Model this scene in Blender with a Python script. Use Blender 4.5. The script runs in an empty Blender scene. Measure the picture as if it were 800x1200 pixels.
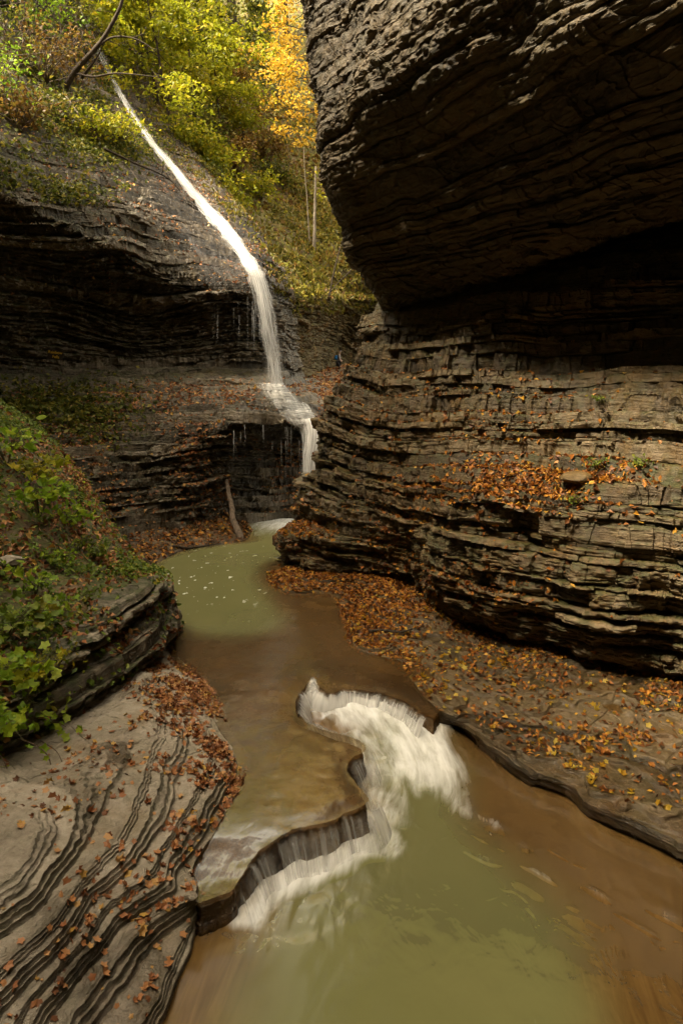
import bpy, math, random
import numpy as np
from mathutils import Vector, Matrix

rng = np.random.default_rng(11)
random.seed(11)
SC = bpy.context.scene
COL = SC.collection
# ------------------------------------------------------------------ camera model
H = 6.5
PITCH = math.radians(10.6)
F = 800.0
cp, sp = math.cos(PITCH), math.sin(PITCH)
CAM = np.array([0.0, 0.0, H])


def ray(px, py):
    a, b = px - 400.0, 600.0 - py
    return np.array([a, b * sp + F * cp, b * cp - F * sp])


def P(px, py, Y):
    d = ray(px, py)
    return CAM + d * (Y / d[1])


def G(px, py, z):
    d = ray(px, py)
    return CAM + d * ((z - H) / d[2])


def project(V):
    x, y, z = V[..., 0], V[..., 1], V[..., 2] - H
    dep = y * cp - z * sp
    up = y * sp + z * cp
    dep = np.maximum(dep, 1e-3)
    return 400 + F * x / dep, 600 - F * up / dep, dep


# ------------------------------------------------------------------ noise
def _hash(ix, iy, iz, seed):
    h = (ix.astype(np.uint32) * np.uint32(374761393) + iy.astype(np.uint32) * np.uint32(668265263)
         + iz.astype(np.uint32) * np.uint32(2147483647) + np.uint32((seed * 974711 + 12345) & 0xffffffff))
    h = (h ^ (h >> np.uint32(13))) * np.uint32(1274126177)
    h = (h ^ (h >> np.uint32(16))) * np.uint32(2246822519)
    return ((h ^ (h >> np.uint32(15))) & np.uint32(0xffffff)).astype(np.float32) / np.float32(0xffffff)


def hash1(i, seed=0):
    i = np.asarray(i).astype(np.int64)
    z = np.zeros_like(i)
    return _hash(i, z, z, seed)


def vn(x, y, z, seed=0):
    x = np.asarray(x, dtype=np.float32); y = np.asarray(y, dtype=np.float32); z = np.asarray(z, dtype=np.float32)
    x, y, z = np.broadcast_arrays(x, y, z)
    fx, fy, fz = np.floor(x), np.floor(y), np.floor(z)
    ix, iy, iz = fx.astype(np.int64), fy.astype(np.int64), fz.astype(np.int64)
    tx, ty, tz = x - fx, y - fy, z - fz
    tx = tx * tx * (3 - 2 * tx); ty = ty * ty * (3 - 2 * ty); tz = tz * tz * (3 - 2 * tz)
    r = 0
    for dz in (0, 1):
        wz = tz if dz else 1 - tz
        for dy in (0, 1):
            wy = ty if dy else 1 - ty
            a = _hash(ix, iy + dy, iz + dz, seed)
            b = _hash(ix + 1, iy + dy, iz + dz, seed)
            r = r + wz * wy * (a + (b - a) * tx)
    return r * 2 - 1


def fbm(x, y, z, octv=3, seed=0, gain=0.5):
    r, a, f, tot = 0, 1.0, 1.0, 0.0
    for o in range(octv):
        r = r + a * vn(x * f, y * f, z * f, seed + o)
        tot += a; a *= gain; f *= 2.03
    return r / tot


def sstep(a, b, x):
    t = np.clip((x - a) / (b - a), 0, 1)
    return t * t * (3 - 2 * t)


def sdist(poly, X, Y):
    """signed distance to a closed polygon, positive inside"""
    poly = np.asarray(poly)[:, :2]
    n = len(poly)
    d = np.full(X.shape, 1e9); inside = np.zeros(X.shape, bool)
    for i in range(n):
        ax, ay = poly[i]; bx, by = poly[(i + 1) % n]
        ex, ey = bx - ax, by - ay
        L = ex * ex + ey * ey + 1e-12
        t = np.clip(((X - ax) * ex + (Y - ay) * ey) / L, 0, 1)
        d = np.minimum(d, (X - ax - t * ex) ** 2 + (Y - ay - t * ey) ** 2)
        c = (ay > Y) != (by > Y)
        xi = ax + ex * (Y - ay) / (ey if abs(ey) > 1e-12 else 1e-12)
        inside ^= c & (X < xi)
    d = np.sqrt(d)
    return np.where(inside, d, -d)


# ------------------------------------------------------------------ spline helpers
def cr_weights(ns):
    """Catmull-Rom weights; ns = samples per control segment"""
    n = len(ns) + 1
    out = []
    for i, k in enumerate(ns):
        last = i == len(ns) - 1
        for t in np.linspace(0, 1, k + 1)[: (k + 1 if last else k)]:
            w = np.zeros(n)
            c = (-.5 * t + t * t - .5 * t ** 3, 1 - 2.5 * t * t + 1.5 * t ** 3, .5 * t + 2 * t * t - 1.5 * t ** 3, -.5 * t * t + .5 * t ** 3)
            for q, wt in zip((i - 1, i, i + 1, i + 2), c):
                if q < 0:
                    w[0] += 2 * wt; w[1] -= wt
                elif q > n - 1:
                    w[n - 1] += 2 * wt; w[n - 2] -= wt
                else:
                    w[q] += wt
            out.append(w)
    return np.array(out)


def curve(pts, n):
    """n samples of a smooth curve through pts"""
    pts = np.asarray(pts, float)
    if len(pts) == 2:
        return pts[0] + (pts[1] - pts[0]) * np.linspace(0, 1, n)[:, None]
    k = max(2, int(np.ceil(n * 2 / (len(pts) - 1))))
    C = cr_weights([k] * (len(pts) - 1)) @ pts
    s = np.concatenate([[0], np.cumsum(np.linalg.norm(np.diff(C, axis=0), axis=1))])
    u = np.linspace(0, s[-1], n)
    return np.stack([np.interp(u, s, C[:, i]) for i in range(C.shape[1])], 1)


def dense(rows, dens=1.0, cap=160):
    C = np.array([[np.asarray(p, float) for p in r] for r in rows])
    dep = np.maximum(project(C)[2], 4.0)
    du = np.linalg.norm(np.diff(C, axis=1), axis=2) / np.minimum(dep[:, 1:], dep[:, :-1]) * F
    dv = np.linalg.norm(np.diff(C, axis=0), axis=2) / np.minimum(dep[1:], dep[:-1]) * F
    nu = [int(np.clip(np.ceil(x * dens), 3, cap)) for x in np.median(du, axis=0)]
    nv = [int(np.clip(np.ceil(x * dens), 3, cap)) for x in np.median(dv, axis=1)]
    Wv, Wu = cr_weights(nv), cr_weights(nu)
    dense.row = np.einsum('ri,i->r', Wv, np.arange(len(rows), dtype=float))
    return np.einsum('ri,ijk,cj->rck', Wv, C, Wu)


def gnormals(V):
    a = np.gradient(V, axis=1); b = np.gradient(V, axis=0)
    n = np.cross(a, b)
    n /= np.linalg.norm(n, axis=2, keepdims=True) + 1e-12
    if (np.sum(n * (CAM - V), axis=2) > 0).mean() < .5:
        n = -n
    return n


# ------------------------------------------------------------------ mesh builders
def tag(o, label=None, cat=None, group=None, kind=None):
    for k, v in (('label', label), ('category', cat), ('group', group), ('kind', kind)):
        if v:
            o[k] = v
    return o


def mesh_np(name, V, faces, mat=None, attrs=None, smooth=False, parent=None, k=None):
    """faces: (m,k) int array, or a list of such arrays"""
    if not isinstance(faces, (list, tuple)):
        faces = [faces]
    faces = [np.asarray(f) for f in faces if len(f)]
    me = bpy.data.meshes.new(name)
    V = np.asarray(V, dtype=np.float32).reshape(-1, 3)
    me.vertices.add(len(V)); me.vertices.foreach_set('co', V.ravel())
    li = np.concatenate([f.ravel() for f in faces]).astype(np.int32)
    tot = np.concatenate([np.full(len(f), f.shape[1]) for f in faces]).astype(np.int32)
    st = np.concatenate([[0], np.cumsum(tot)[:-1]]).astype(np.int32)
    me.loops.add(len(li)); me.loops.foreach_set('vertex_index', li)
    me.polygons.add(len(tot)); me.polygons.foreach_set('loop_start', st)
    try:
        me.polygons.foreach_set('loop_total', tot)
    except Exception:
        pass
    me.polygons.foreach_set('use_smooth', np.full(len(tot), bool(smooth)))
    for kk, a in (attrs or {}).items():
        at = me.attributes.new(kk, 'FLOAT', 'POINT')
        at.data.foreach_set('value', np.asarray(a, dtype=np.float32).ravel())
    me.update(calc_edges=True)
    me.validate()
    o = bpy.data.objects.new(name, me)
    COL.objects.link(o)
    if mat:
        me.materials.append(mat)
    if parent:
        o.parent = parent
    return o


def gfaces(r, c):
    i = np.arange(r * c).reshape(r, c)
    return np.stack([i[:-1, :-1].ravel(), i[:-1, 1:].ravel(), i[1:, 1:].ravel(), i[1:, :-1].ravel()], 1)


def empty(name, loc, label, cat, group=None):
    o = bpy.data.objects.new(name, None)
    o.location = Vector([float(v) for v in loc])
    o.empty_display_size = .2
    COL.objects.link(o)
    return tag(o, label, cat, group)


class Tubes:
    def __init__(s):
        s.V, s.Fq, s.n, s.caps = [], [], 0, []

    def add(s, pts, rad, k=6, n=None):
        pts = np.asarray(pts, float)
        rad = np.asarray(rad, float)
        if rad.ndim == 0:
            rad = np.full(len(pts), rad)
        if len(rad) != len(pts):
            rad = np.interp(np.linspace(0, 1, len(pts)), np.linspace(0, 1, len(rad)), rad)
        T = np.gradient(pts, axis=0); T /= np.linalg.norm(T, axis=1, keepdims=True) + 1e-9
        ref = np.array([0.31, 0.83, 0.46]) if abs(T[0] @ np.array([0.31, 0.83, 0.46])) < .9 else np.array([1., 0, 0])
        A = np.cross(T, ref); A /= np.linalg.norm(A, axis=1, keepdims=True) + 1e-9
        B = np.cross(T, A)
        an = np.arange(k) / k * 2 * math.pi
        R = pts[:, None] + rad[:, None, None] * (np.cos(an)[None, :, None] * A[:, None] + np.sin(an)[None, :, None] * B[:, None])
        m = len(pts)
        i = (np.arange(m * k).reshape(m, k) + s.n)
        j = np.roll(i, -1, axis=1)
        s.Fq.append(np.stack([i[:-1].ravel(), j[:-1].ravel(), j[1:].ravel(), i[1:].ravel()], 1))
        s.caps.append(i[0][::-1][None]); s.caps.append(i[-1][None])
        s.V.append(R.reshape(-1, 3)); s.n += m * k

    def build(s, name, mat, parent=None, origin=None, smooth=True):
        V = np.concatenate(s.V)
        if origin is not None:
            V = V - origin
        ks = {}
        for c in s.caps:
            ks.setdefault(c.shape[1], []).append(c)
        return mesh_np(name, V, [np.concatenate(s.Fq)] + [np.concatenate(c) for c in ks.values()], mat, smooth=smooth, parent=parent)


def leaf_mesh(name, C, size, mat, Nrm=None, spread=1.0, parent=None, origin=None, shape='leaf', fold=.18, rnd=None, wide=.62, down=None):
    """one small bent blade per row of C; Nrm = the way its face looks, spread = random tilt"""
    n = len(C)
    size = np.broadcast_to(np.asarray(size, float), (n,))
    N = rng.normal(size=(n, 3)) * spread
    N = N + (Nrm if Nrm is not None else np.array([0, 0, 1.0]))
    N /= np.linalg.norm(N, axis=1, keepdims=True) + 1e-9
    D = rng.normal(size=(n, 3))
    if down is not None:
        D = D * .6 + np.array([0, 0, -down])
    D -= N * np.sum(D * N, axis=1, keepdims=True)
    D /= np.linalg.norm(D, axis=1, keepdims=True) + 1e-9
    S = np.cross(N, D)
    curl = rng.normal(size=n) * fold + fold * .6
    w = wide * (0.8 + .4 * rng.random(n))
    if shape == 'leaf':   # base, right, tip, left
        out = [(-.5, 0, 0), (-.02, .5, 1), (.5, 0, 0.2), (-.02, -.5, 1)]
        fc = [(0, 1, 2), (0, 2, 3)]
    elif shape == 'oval':
        out = [(-.5, 0, 0), (-.22, .42, .8), (.18, .42, .8), (.5, 0, .3), (.18, -.42, .8), (-.22, -.42, .8), (0, 0, -.2)]
        fc = [(0, 1, 6), (1, 2, 6), (2, 3, 6), (3, 4, 6), (4, 5, 6), (5, 0, 6)]
    else:                 # maple: three big lobes and two small ones round a centre
        out = [(-.36, 0, 0), (-.4, .3, .6), (-.1, .3, .4), (.1, .56, 1.2), (.24, .26, .3), (.6, 0.04, .7), (.24, -.26, .3), (.12, -.52, 1), (-.1, -.3, .4), (-.42, -.3, .8), (0, 0, -.2)]
        fc = [(i, (i + 1) % 10, 10) for i in range(10)]
        w = np.ones(n) * .95
    k = len(out)
    V = np.zeros((n, k, 3))
    for i, (a, b, c) in enumerate(out):
        V[:, i] = C + D * (a * size)[:, None] + S * (b * w * size)[:, None] + N * (c * curl * size)[:, None]
    if origin is not None:
        V = V - origin
    base = (np.arange(n) * k)[:, None]
    Fs = np.concatenate([base + np.array(f)[None] for f in fc])
    r = rng.random(n) if rnd is None else rnd
    return mesh_np(name, V.reshape(-1, 3), Fs, mat, {'rnd': np.repeat(r, k)}, parent=parent)


def scatter(V, N, w, n, lift=.01):
    """n random points on a dense grid, chance by weight w times cell size"""
    a = np.linalg.norm(np.cross(np.gradient(V, axis=1), np.gradient(V, axis=0)), axis=2)
    p = (a * w).ravel()
    p = p / p.sum()
    i = rng.choice(len(p), size=n, p=p)
    Vf, Nf = V.reshape(-1, 3), N.reshape(-1, 3)
    step = np.sqrt(a.ravel()[i])[:, None]
    return Vf[i] + rng.normal(size=(n, 3)) * step * np.array([.4, .4, .05]) + Nf[i] * lift, Nf[i]
# ------------------------------------------------------------------ materials
class NT:
    def __init__(s, name):
        s.m = bpy.data.materials.new(name); s.m.use_nodes = True
        s.t = s.m.node_tree; s.t.nodes.clear()
        s.out = s.n('ShaderNodeOutputMaterial')

    def n(s, typ, **kw):
        nd = s.t.nodes.new(typ)
        for k, v in kw.items():
            setattr(nd, k, v)
        return nd

    def l(s, a, b):
        s.t.links.new(a, b)

    def setin(s, sock, v):
        if hasattr(v, 'is_linked') or hasattr(v, 'node'):
            s.l(v, sock)
        else:
            sock.default_value = v

    def attr(s, name):
        return s.n('ShaderNodeAttribute', attribute_name=name).outputs['Fac']

    def pos(s, scale=(1, 1, 1)):
        tc = s.n('ShaderNodeNewGeometry')
        mp = s.n('ShaderNodeMapping'); mp.inputs['Scale'].default_value = scale
        s.l(tc.outputs['Position'], mp.inputs['Vector'])
        return mp.outputs['Vector']

    def noise(s, vec, scale, detail=3, rough=.55, dist=0.0):
        nd = s.n('ShaderNodeTexNoise')
        nd.inputs['Scale'].default_value = scale; nd.inputs['Detail'].default_value = detail
        nd.inputs['Roughness'].default_value = rough; nd.inputs['Distortion'].default_value = dist
        if vec is not None:
            s.l(vec, nd.inputs['Vector'])
        return nd.outputs['Fac']

    def math(s, op, a, b=0.0, c=0.0, clamp=False):
        nd = s.n('ShaderNodeMath', operation=op); nd.use_clamp = clamp
        for i, v in enumerate((a, b, c)):
            s.setin(nd.inputs[i], v)
        return nd.outputs[0]

    def ramp(s, fac, stops, interp='LINEAR'):
        nd = s.n('ShaderNodeValToRGB'); cr = nd.color_ramp; cr.interpolation = interp
        while len(cr.elements) < len(stops):
            cr.elements.new(0.5)
        for e, (p, c) in zip(cr.elements, stops):
            e.position = p; e.color = (*c, 1) if len(c) == 3 else c
        s.setin(nd.inputs['Fac'], fac)
        return nd.outputs['Color']

    def mr(s, v, a, b, c=0.0, d=1.0):
        nd = s.n('ShaderNodeMapRange'); nd.interpolation_type = 'SMOOTHSTEP'
        s.setin(nd.inputs[0], v)
        for i, q in enumerate((a, b, c, d)):
            nd.inputs[i + 1].default_value = q
        return nd.outputs[0]

    def mix(s, f, a, b, blend='MIX'):
        nd = s.n('ShaderNodeMix', data_type='RGBA', blend_type=blend)
        s.setin(nd.inputs[0], f)
        s.setin(nd.inputs[6], a if not isinstance(a, tuple) else (*a, 1))
        s.setin(nd.inputs[7], b if not isinstance(b, tuple) else (*b, 1))
        return nd.outputs[2]

    def bump(s, h, strength, dist, prev=None):
        nd = s.n('ShaderNodeBump'); nd.inputs['Strength'].default_value = strength; nd.inputs['Distance'].default_value = dist
        s.l(h, nd.inputs['Height'])
        if prev is not None:
            s.l(prev, nd.inputs['Normal'])
        return nd.outputs[0]

    def pbsdf(s, **kw):
        nd = s.n('ShaderNodeBsdfPrincipled')
        for k, v in kw.items():
            k = k.replace('_', ' ')
            if isinstance(v, tuple) and len(v) == 3:
                v = (*v, 1)
            s.setin(nd.inputs[k], v)
        return nd.outputs[0]

    def done(s, sh):
        s.l(sh, s.out.inputs['Surface'])
        return s.m


def rock_mat(name, c0, c1, c2, moss=(.05, .055, .012), warm=(.26, .16, .06), warm_amt=.35, zs=7.0, fine=1.0, rough=.62, bump=.8):
    t = NT(name)
    p = t.pos(); pz = t.pos((1, 1, zs))
    tone, wet, mo = t.attr('tone'), t.attr('wet'), t.attr('moss')
    n1 = t.noise(p, .55, 4, .6)
    n2 = t.noise(pz, 2.2 * fine, 5, .65, .3)
    n3 = t.noise(p, 9.0 * fine, 6, .7)
    f = t.math('ADD', t.math('MULTIPLY', tone, .34), t.math('MULTIPLY', n1, .2))
    f = t.math('ADD', f, t.math('MULTIPLY', n2, .34))
    f = t.math('ADD', f, t.math('MULTIPLY', n3, .34))
    col = t.ramp(f, [(.4, c0), (.57, c1), (.76, c2)])
    wf = t.math('MULTIPLY', t.mr(t.noise(p, 1.1, 3, .6), .48, .7), warm_amt)
    col = t.mix(wf, col, warm)
    mf = t.math('MULTIPLY', mo, t.mr(t.noise(p, 3.1, 5, .7), .38, .6))
    col = t.mix(mf, col, moss)
    wn = t.math('MULTIPLY', wet, t.mr(t.noise(p, 1.7, 4, .6), .25, .6))
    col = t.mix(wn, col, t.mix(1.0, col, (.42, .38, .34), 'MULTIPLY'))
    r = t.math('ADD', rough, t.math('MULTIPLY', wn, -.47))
    r = t.math('ADD', r, t.math('MULTIPLY', t.math('SUBTRACT', n3, .5), .3))
    b1 = t.bump(n2, bump, .09)
    b2 = t.bump(n3, bump * .9, .035, b1)
    b3 = t.bump(t.noise(p, 45 * fine, 3, .6), bump * .5, .008, b2)
    return t.done(t.pbsdf(Base_Color=col, Roughness=r, Normal=b3, Specular_IOR_Level=.45))


def leaf_mat(name, stops, trans=.35, rough=.5, tcol=None):
    t = NT(name)
    c = t.ramp(t.attr('rnd'), stops)
    n = t.noise(t.pos(), 1.3, 2)
    c = t.mix(t.mr(n, .3, .7, 0, .35), c, t.mix(1.0, c, (.6, .55, .4), 'MULTIPLY'))
    pb = t.pbsdf(Base_Color=c, Roughness=rough, Specular_IOR_Level=.3)
    if trans > 0:
        tr = t.n('ShaderNodeBsdfTranslucent'); t.l(c, tr.inputs['Color'])
        mx = t.n('ShaderNodeMixShader'); mx.inputs[0].default_value = trans
        t.l(pb, mx.inputs[1]); t.l(tr.outputs[0], mx.inputs[2])
        pb = mx.outputs[0]
    return t.done(pb)


def bark_mat(name, c0, c1, sc=1.0):
    t = NT(name)
    n = t.noise(t.pos((6 * sc, 6 * sc, 1.2 * sc)), 2.0, 5, .65)
    c = t.ramp(n, [(.3, c0), (.7, c1)])
    return t.done(t.pbsdf(Base_Color=c, Roughness=.8, Normal=t.bump(n, .8, .03), Specular_IOR_Level=.2))


def plain(name, c, rough=.6, var=.25, metal=0.0):
    t = NT(name)
    n = t.noise(t.pos(), 14, 3)
    cc = t.mix(t.math('MULTIPLY', n, var), c, tuple(x * .5 for x in c))
    return t.done(t.pbsdf(Base_Color=cc, Roughness=rough, Metallic=metal))


def water_mat(name):
    t = NT(name)
    deep, foam, s_, d_, murk = (t.attr(k) for k in ('deep', 'foam', 's', 'd', 'murk'))
    cv = t.n('ShaderNodeCombineXYZ'); t.l(s_, cv.inputs[0]); t.l(d_, cv.inputs[1])
    mp = t.n('ShaderNodeMapping'); mp.inputs['Scale'].default_value = (1.1, 4.2, 1); t.l(cv.outputs[0], mp.inputs[0])
    st = t.noise(mp.outputs[0], 1.0, 6, .62, .9)
    mp2 = t.n('ShaderNodeMapping'); mp2.inputs['Scale'].default_value = (2.5, 13, 1); t.l(cv.outputs[0], mp2.inputs[0])
    st2 = t.noise(mp2.outputs[0], 1.0, 4, .6, .5)
    stm = t.math('ADD', t.math('MULTIPLY', st, .7), t.math('MULTIPLY', st2, .3))
    ff = t.math('ADD', t.math('MULTIPLY', foam, .95), t.math('MULTIPLY', t.math('SUBTRACT', stm, .5), 1.5))
    ff = t.math('MULTIPLY', t.mr(ff, .14, 1.2), t.mr(foam, .0, .45))
    p = t.pos((1, 1, .2))
    # drifting flecks of froth on the still pool
    fl = t.attr('fleck')
    vo = t.n('ShaderNodeTexNoise'); vo.inputs['Scale'].default_value = 5.5; vo.inputs['Detail'].default_value = 2; t.l(t.pos((1.0, .55, .2)), vo.inputs['Vector'])
    fm = t.math('MULTIPLY', t.mr(vo.outputs['Fac'], .655, .7), fl)
    ff = t.math('MAXIMUM', ff, t.math('MULTIPLY', fm, .75))
    big = t.noise(p, .7, 3)
    # water flowing over the shelf drags fine dark and light lines with it
    mp3 = t.n('ShaderNodeMapping'); mp3.inputs['Scale'].default_value = (.9, 7, 1); t.l(cv.outputs[0], mp3.inputs[0])
    fil = t.noise(mp3.outputs[0], 1.0, 4, .6, 1.2)
    brown = t.ramp(t.math('ADD', t.math('MULTIPLY', big, .4), t.math('MULTIPLY', fil, .6)), [(.3, (.09, .048, .013)), (.55, (.17, .096, .029)), (.75, (.25, .155, .055))])
    green = t.mix(big, (.15, .152, .055), (.2, .19, .075))
    col = t.mix(t.mr(deep, .0, 1.0), brown, green)
    col = t.mix(ff, col, (.84, .84, .82))
    dif = t.n('ShaderNodeBsdfDiffuse'); t.l(col, dif.inputs['Color'])
    trn = t.n('ShaderNodeBsdfTransparent'); trn.inputs['Color'].default_value = (.9, .78, .58, 1)
    m1 = t.n('ShaderNodeMixShader')
    t.l(t.math('MAXIMUM', murk, ff, clamp=True), m1.inputs[0]); t.l(trn.outputs[0], m1.inputs[1]); t.l(dif.outputs[0], m1.inputs[2])
    rip = t.noise(t.pos((1, .6, .3)), 2.6, 3, .5, .4)
    bm = t.bump(rip, .3, .06)
    bm = t.bump(fil, .05, .03, bm)
    gl = t.n('ShaderNodeBsdfGlossy'); gl.inputs['Roughness'].default_value = .2; t.l(bm, gl.inputs['Normal'])
    
    fr = t.n('ShaderNodeFresnel'); fr.inputs['IOR'].default_value = 1.33; t.l(bm, fr.inputs['Normal'])
    m2 = t.n('ShaderNodeMixShader')
    t.l(t.math('MULTIPLY', fr.outputs[0], t.math('SUBTRACT', .32, t.math('MULTIPLY', ff, .3))), m2.inputs[0])
    t.l(m1.outputs[0], m2.inputs[1]); t.l(gl.outputs[0], m2.inputs[2])
    return t.done(m2.outputs[0])


def fall_mat(name, us=14.0, vs=.8, lo=.42, hi=.72, c=(.86, .85, .83)):
    """falling water: white threads, see-through between them; u across, v along (metres), den = how much water"""
    t = NT(name)
    u, v, den = t.attr('u'), t.attr('v'), t.attr('den')
    cv = t.n('ShaderNodeCombineXYZ'); t.l(u, cv.inputs[0]); t.l(v, cv.inputs[1])
    mp = t.n('ShaderNodeMapping'); mp.inputs['Scale'].default_value = (us, vs, 1); t.l(cv.outputs[0], mp.inputs[0])
    n = t.noise(mp.outputs[0], 1.0, 5, .65, .25)
    mp2 = t.n('ShaderNodeMapping'); mp2.inputs['Scale'].default_value = (us * .25, vs * .4, 1); t.l(cv.outputs[0], mp2.inputs[0])
    n2 = t.noise(mp2.outputs[0], 1.0, 3, .6)
    f = t.math('ADD', t.math('MULTIPLY', n, .65), t.math('MULTIPLY', n2, .35))
    f = t.math('ADD', f, t.math('MULTIPLY', t.math('SUBTRACT', den, .5), .55))
    a = t.math('MULTIPLY', t.mr(f, lo, hi), t.mr(den, .0, .25))
    dif = t.n('ShaderNodeBsdfDiffuse'); dif.inputs['Color'].default_value = (*c, 1)
    trl = t.n('ShaderNodeBsdfTranslucent'); trl.inputs['Color'].default_value = (*c, 1)
    m0 = t.n('ShaderNodeMixShader'); m0.inputs[0].default_value = .4; t.l(dif.outputs[0], m0.inputs[1]); t.l(trl.outputs[0], m0.inputs[2])
    tr = t.n('ShaderNodeBsdfTransparent')
    m1 = t.n('ShaderNodeMixShader'); t.l(a, m1.inputs[0]); t.l(tr.outputs[0], m1.inputs[1]); t.l(m0.outputs[0], m1.inputs[2])
    return t.done(m1.outputs[0])


M = {}
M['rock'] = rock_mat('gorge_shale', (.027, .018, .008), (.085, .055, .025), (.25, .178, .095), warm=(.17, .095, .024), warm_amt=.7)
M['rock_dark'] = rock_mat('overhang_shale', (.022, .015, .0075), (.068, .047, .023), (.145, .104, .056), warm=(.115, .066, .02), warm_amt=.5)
M['rock_left'] = rock_mat('wet_shale', (.024, .017, .01), (.082, .061, .036), (.29, .235, .17), warm=(.15, .095, .028), warm_amt=.45)
M['rock_pale'] = rock_mat('pale_siltstone', (.085, .066, .043), (.28, .232, .17), (.46, .395, .31), warm=(.2, .13, .06), warm_amt=.6, zs=9, bump=1.0)
M['rock_bank'] = rock_mat('outcrop_shale', (.045, .034, .022), (.17, .135, .092), (.38, .32, .24), warm=(.2, .13, .05), warm_amt=.35, zs=10, bump=1.0)
M['soil'] = rock_mat('forest_soil', (.025, .016, .008), (.07, .043, .02), (.15, .095, .05), moss=(.06, .075, .012), warm=(.17, .075, .02), warm_amt=.5, zs=2, rough=.85)
M['hill'] = rock_mat('mossy_slope', (.035, .024, .01), (.1, .07, .03), (.2, .15, .08), moss=(.14, .14, .015), warm=(.24, .12, .025), warm_amt=.55, zs=2.5, rough=.85)
M['bed'] = rock_mat('stream_bed_stone', (.025, .013, .005), (.085, .047, .017), (.19, .115, .042), warm=(.2, .11, .03), warm_amt=.5, zs=3, rough=.5, bump=.6)
M['ledge'] = rock_mat('leafy_ledge_stone', (.025, .016, .008), (.07, .045, .02), (.17, .12, .065), warm=(.14, .07, .02), warm_amt=.5, zs=6, rough=.5)
M['water'] = water_mat('creek_water')
M['fall'] = fall_mat('falling_water', us=17, vs=.7, lo=.44, hi=.8, c=(.88, .88, .88))
M['lip'] = fall_mat('lip_water', us=11.0, vs=.45, lo=.42, hi=.86, c=(.86, .85, .83))
M['litter'] = leaf_mat('dead_leaf', [(0, (.05, .022, .01)), (1, (.5, .33, .06))], trans=.1)
M['litter_dark'] = leaf_mat('old_dead_leaf', [(0, (.05, .02, .008)), (.3, (.15, .055, .014)), (.65, (.36, .13, .022)), (.88, (.5, .23, .035)), (1, (.6, .36, .05))], trans=.1)
M['litter_tan'] = leaf_mat('tan_dead_leaf', [(0, (.1, .042, .018)), (.3, (.25, .095, .035)), (.6, (.42, .18, .07)), (.85, (.5, .27, .11)), (1, (.55, .34, .07))], trans=.1)
M['green'] = leaf_mat('summer_leaf', [(0, (.12, .22, .012)), (.5, (.25, .4, .025)), (1, (.44, .52, .04))], trans=.5)
M['green2'] = leaf_mat('low_plant_leaf', [(0, (.06, .1, .01)), (.6, (.14, .2, .02)), (.9, (.24, .28, .03)), (1, (.36, .3, .04))], trans=.3)
M['lime'] = leaf_mat('yellow_green_leaf', [(0, (.13, .16, .01)), (.45, (.3, .32, .016)), (.8, (.44, .4, .02)), (1, (.54, .42, .03))], trans=.45)
M['gold'] = leaf_mat('golden_leaf', [(0, (.4, .2, .012)), (.4, (.55, .34, .03)), (.8, (.62, .44, .06)), (1, (.6, .5, .14))], trans=.45)
M['dry_grass'] = leaf_mat('dry_grass_blade', [(0, (.08, .08, .012)), (.5, (.2, .18, .025)), (.8, (.28, .19, .04)), (1, (.28, .28, .03))], trans=.35)
M['olive'] = leaf_mat('olive_leaf', [(0, (.05, .07, .01)), (.6, (.14, .15, .02)), (1, (.27, .22, .03))], trans=.4)
M['rust'] = leaf_mat('rusty_leaf', [(0, (.1, .05, .012)), (.5, (.22, .12, .025)), (.8, (.24, .2, .03)), (1, (.34, .2, .04))], trans=.35)
M['fir'] = leaf_mat('needle_spray', [(0, (.02, .035, .01)), (1, (.06, .08, .02))], trans=.2)
M['bark'] = bark_mat('dark_bark', (.02, .014, .009), (.075, .055, .038))
M['bark_pale'] = bark_mat('pale_bark', (.09, .07, .05), (.3, .25, .19))
M['bark_log'] = bark_mat('wet_log_bark', (.05, .035, .024), (.24, .18, .13))
M['stem'] = plain('green_stem', (.1, .09, .03), .6)
M['twig'] = plain('brown_twig', (.11, .07, .04), .7)
# ------------------------------------------------------------------ bedded rock
def make_breaks(sc, seed):
    r = np.random.default_rng(seed)
    th = np.where(r.random(4000) < .3, r.uniform(.28, .6, 4000), r.uniform(.07, .24, 4000)) * sc
    b = -6 + np.cumsum(th)
    return b[b < 95]


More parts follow.
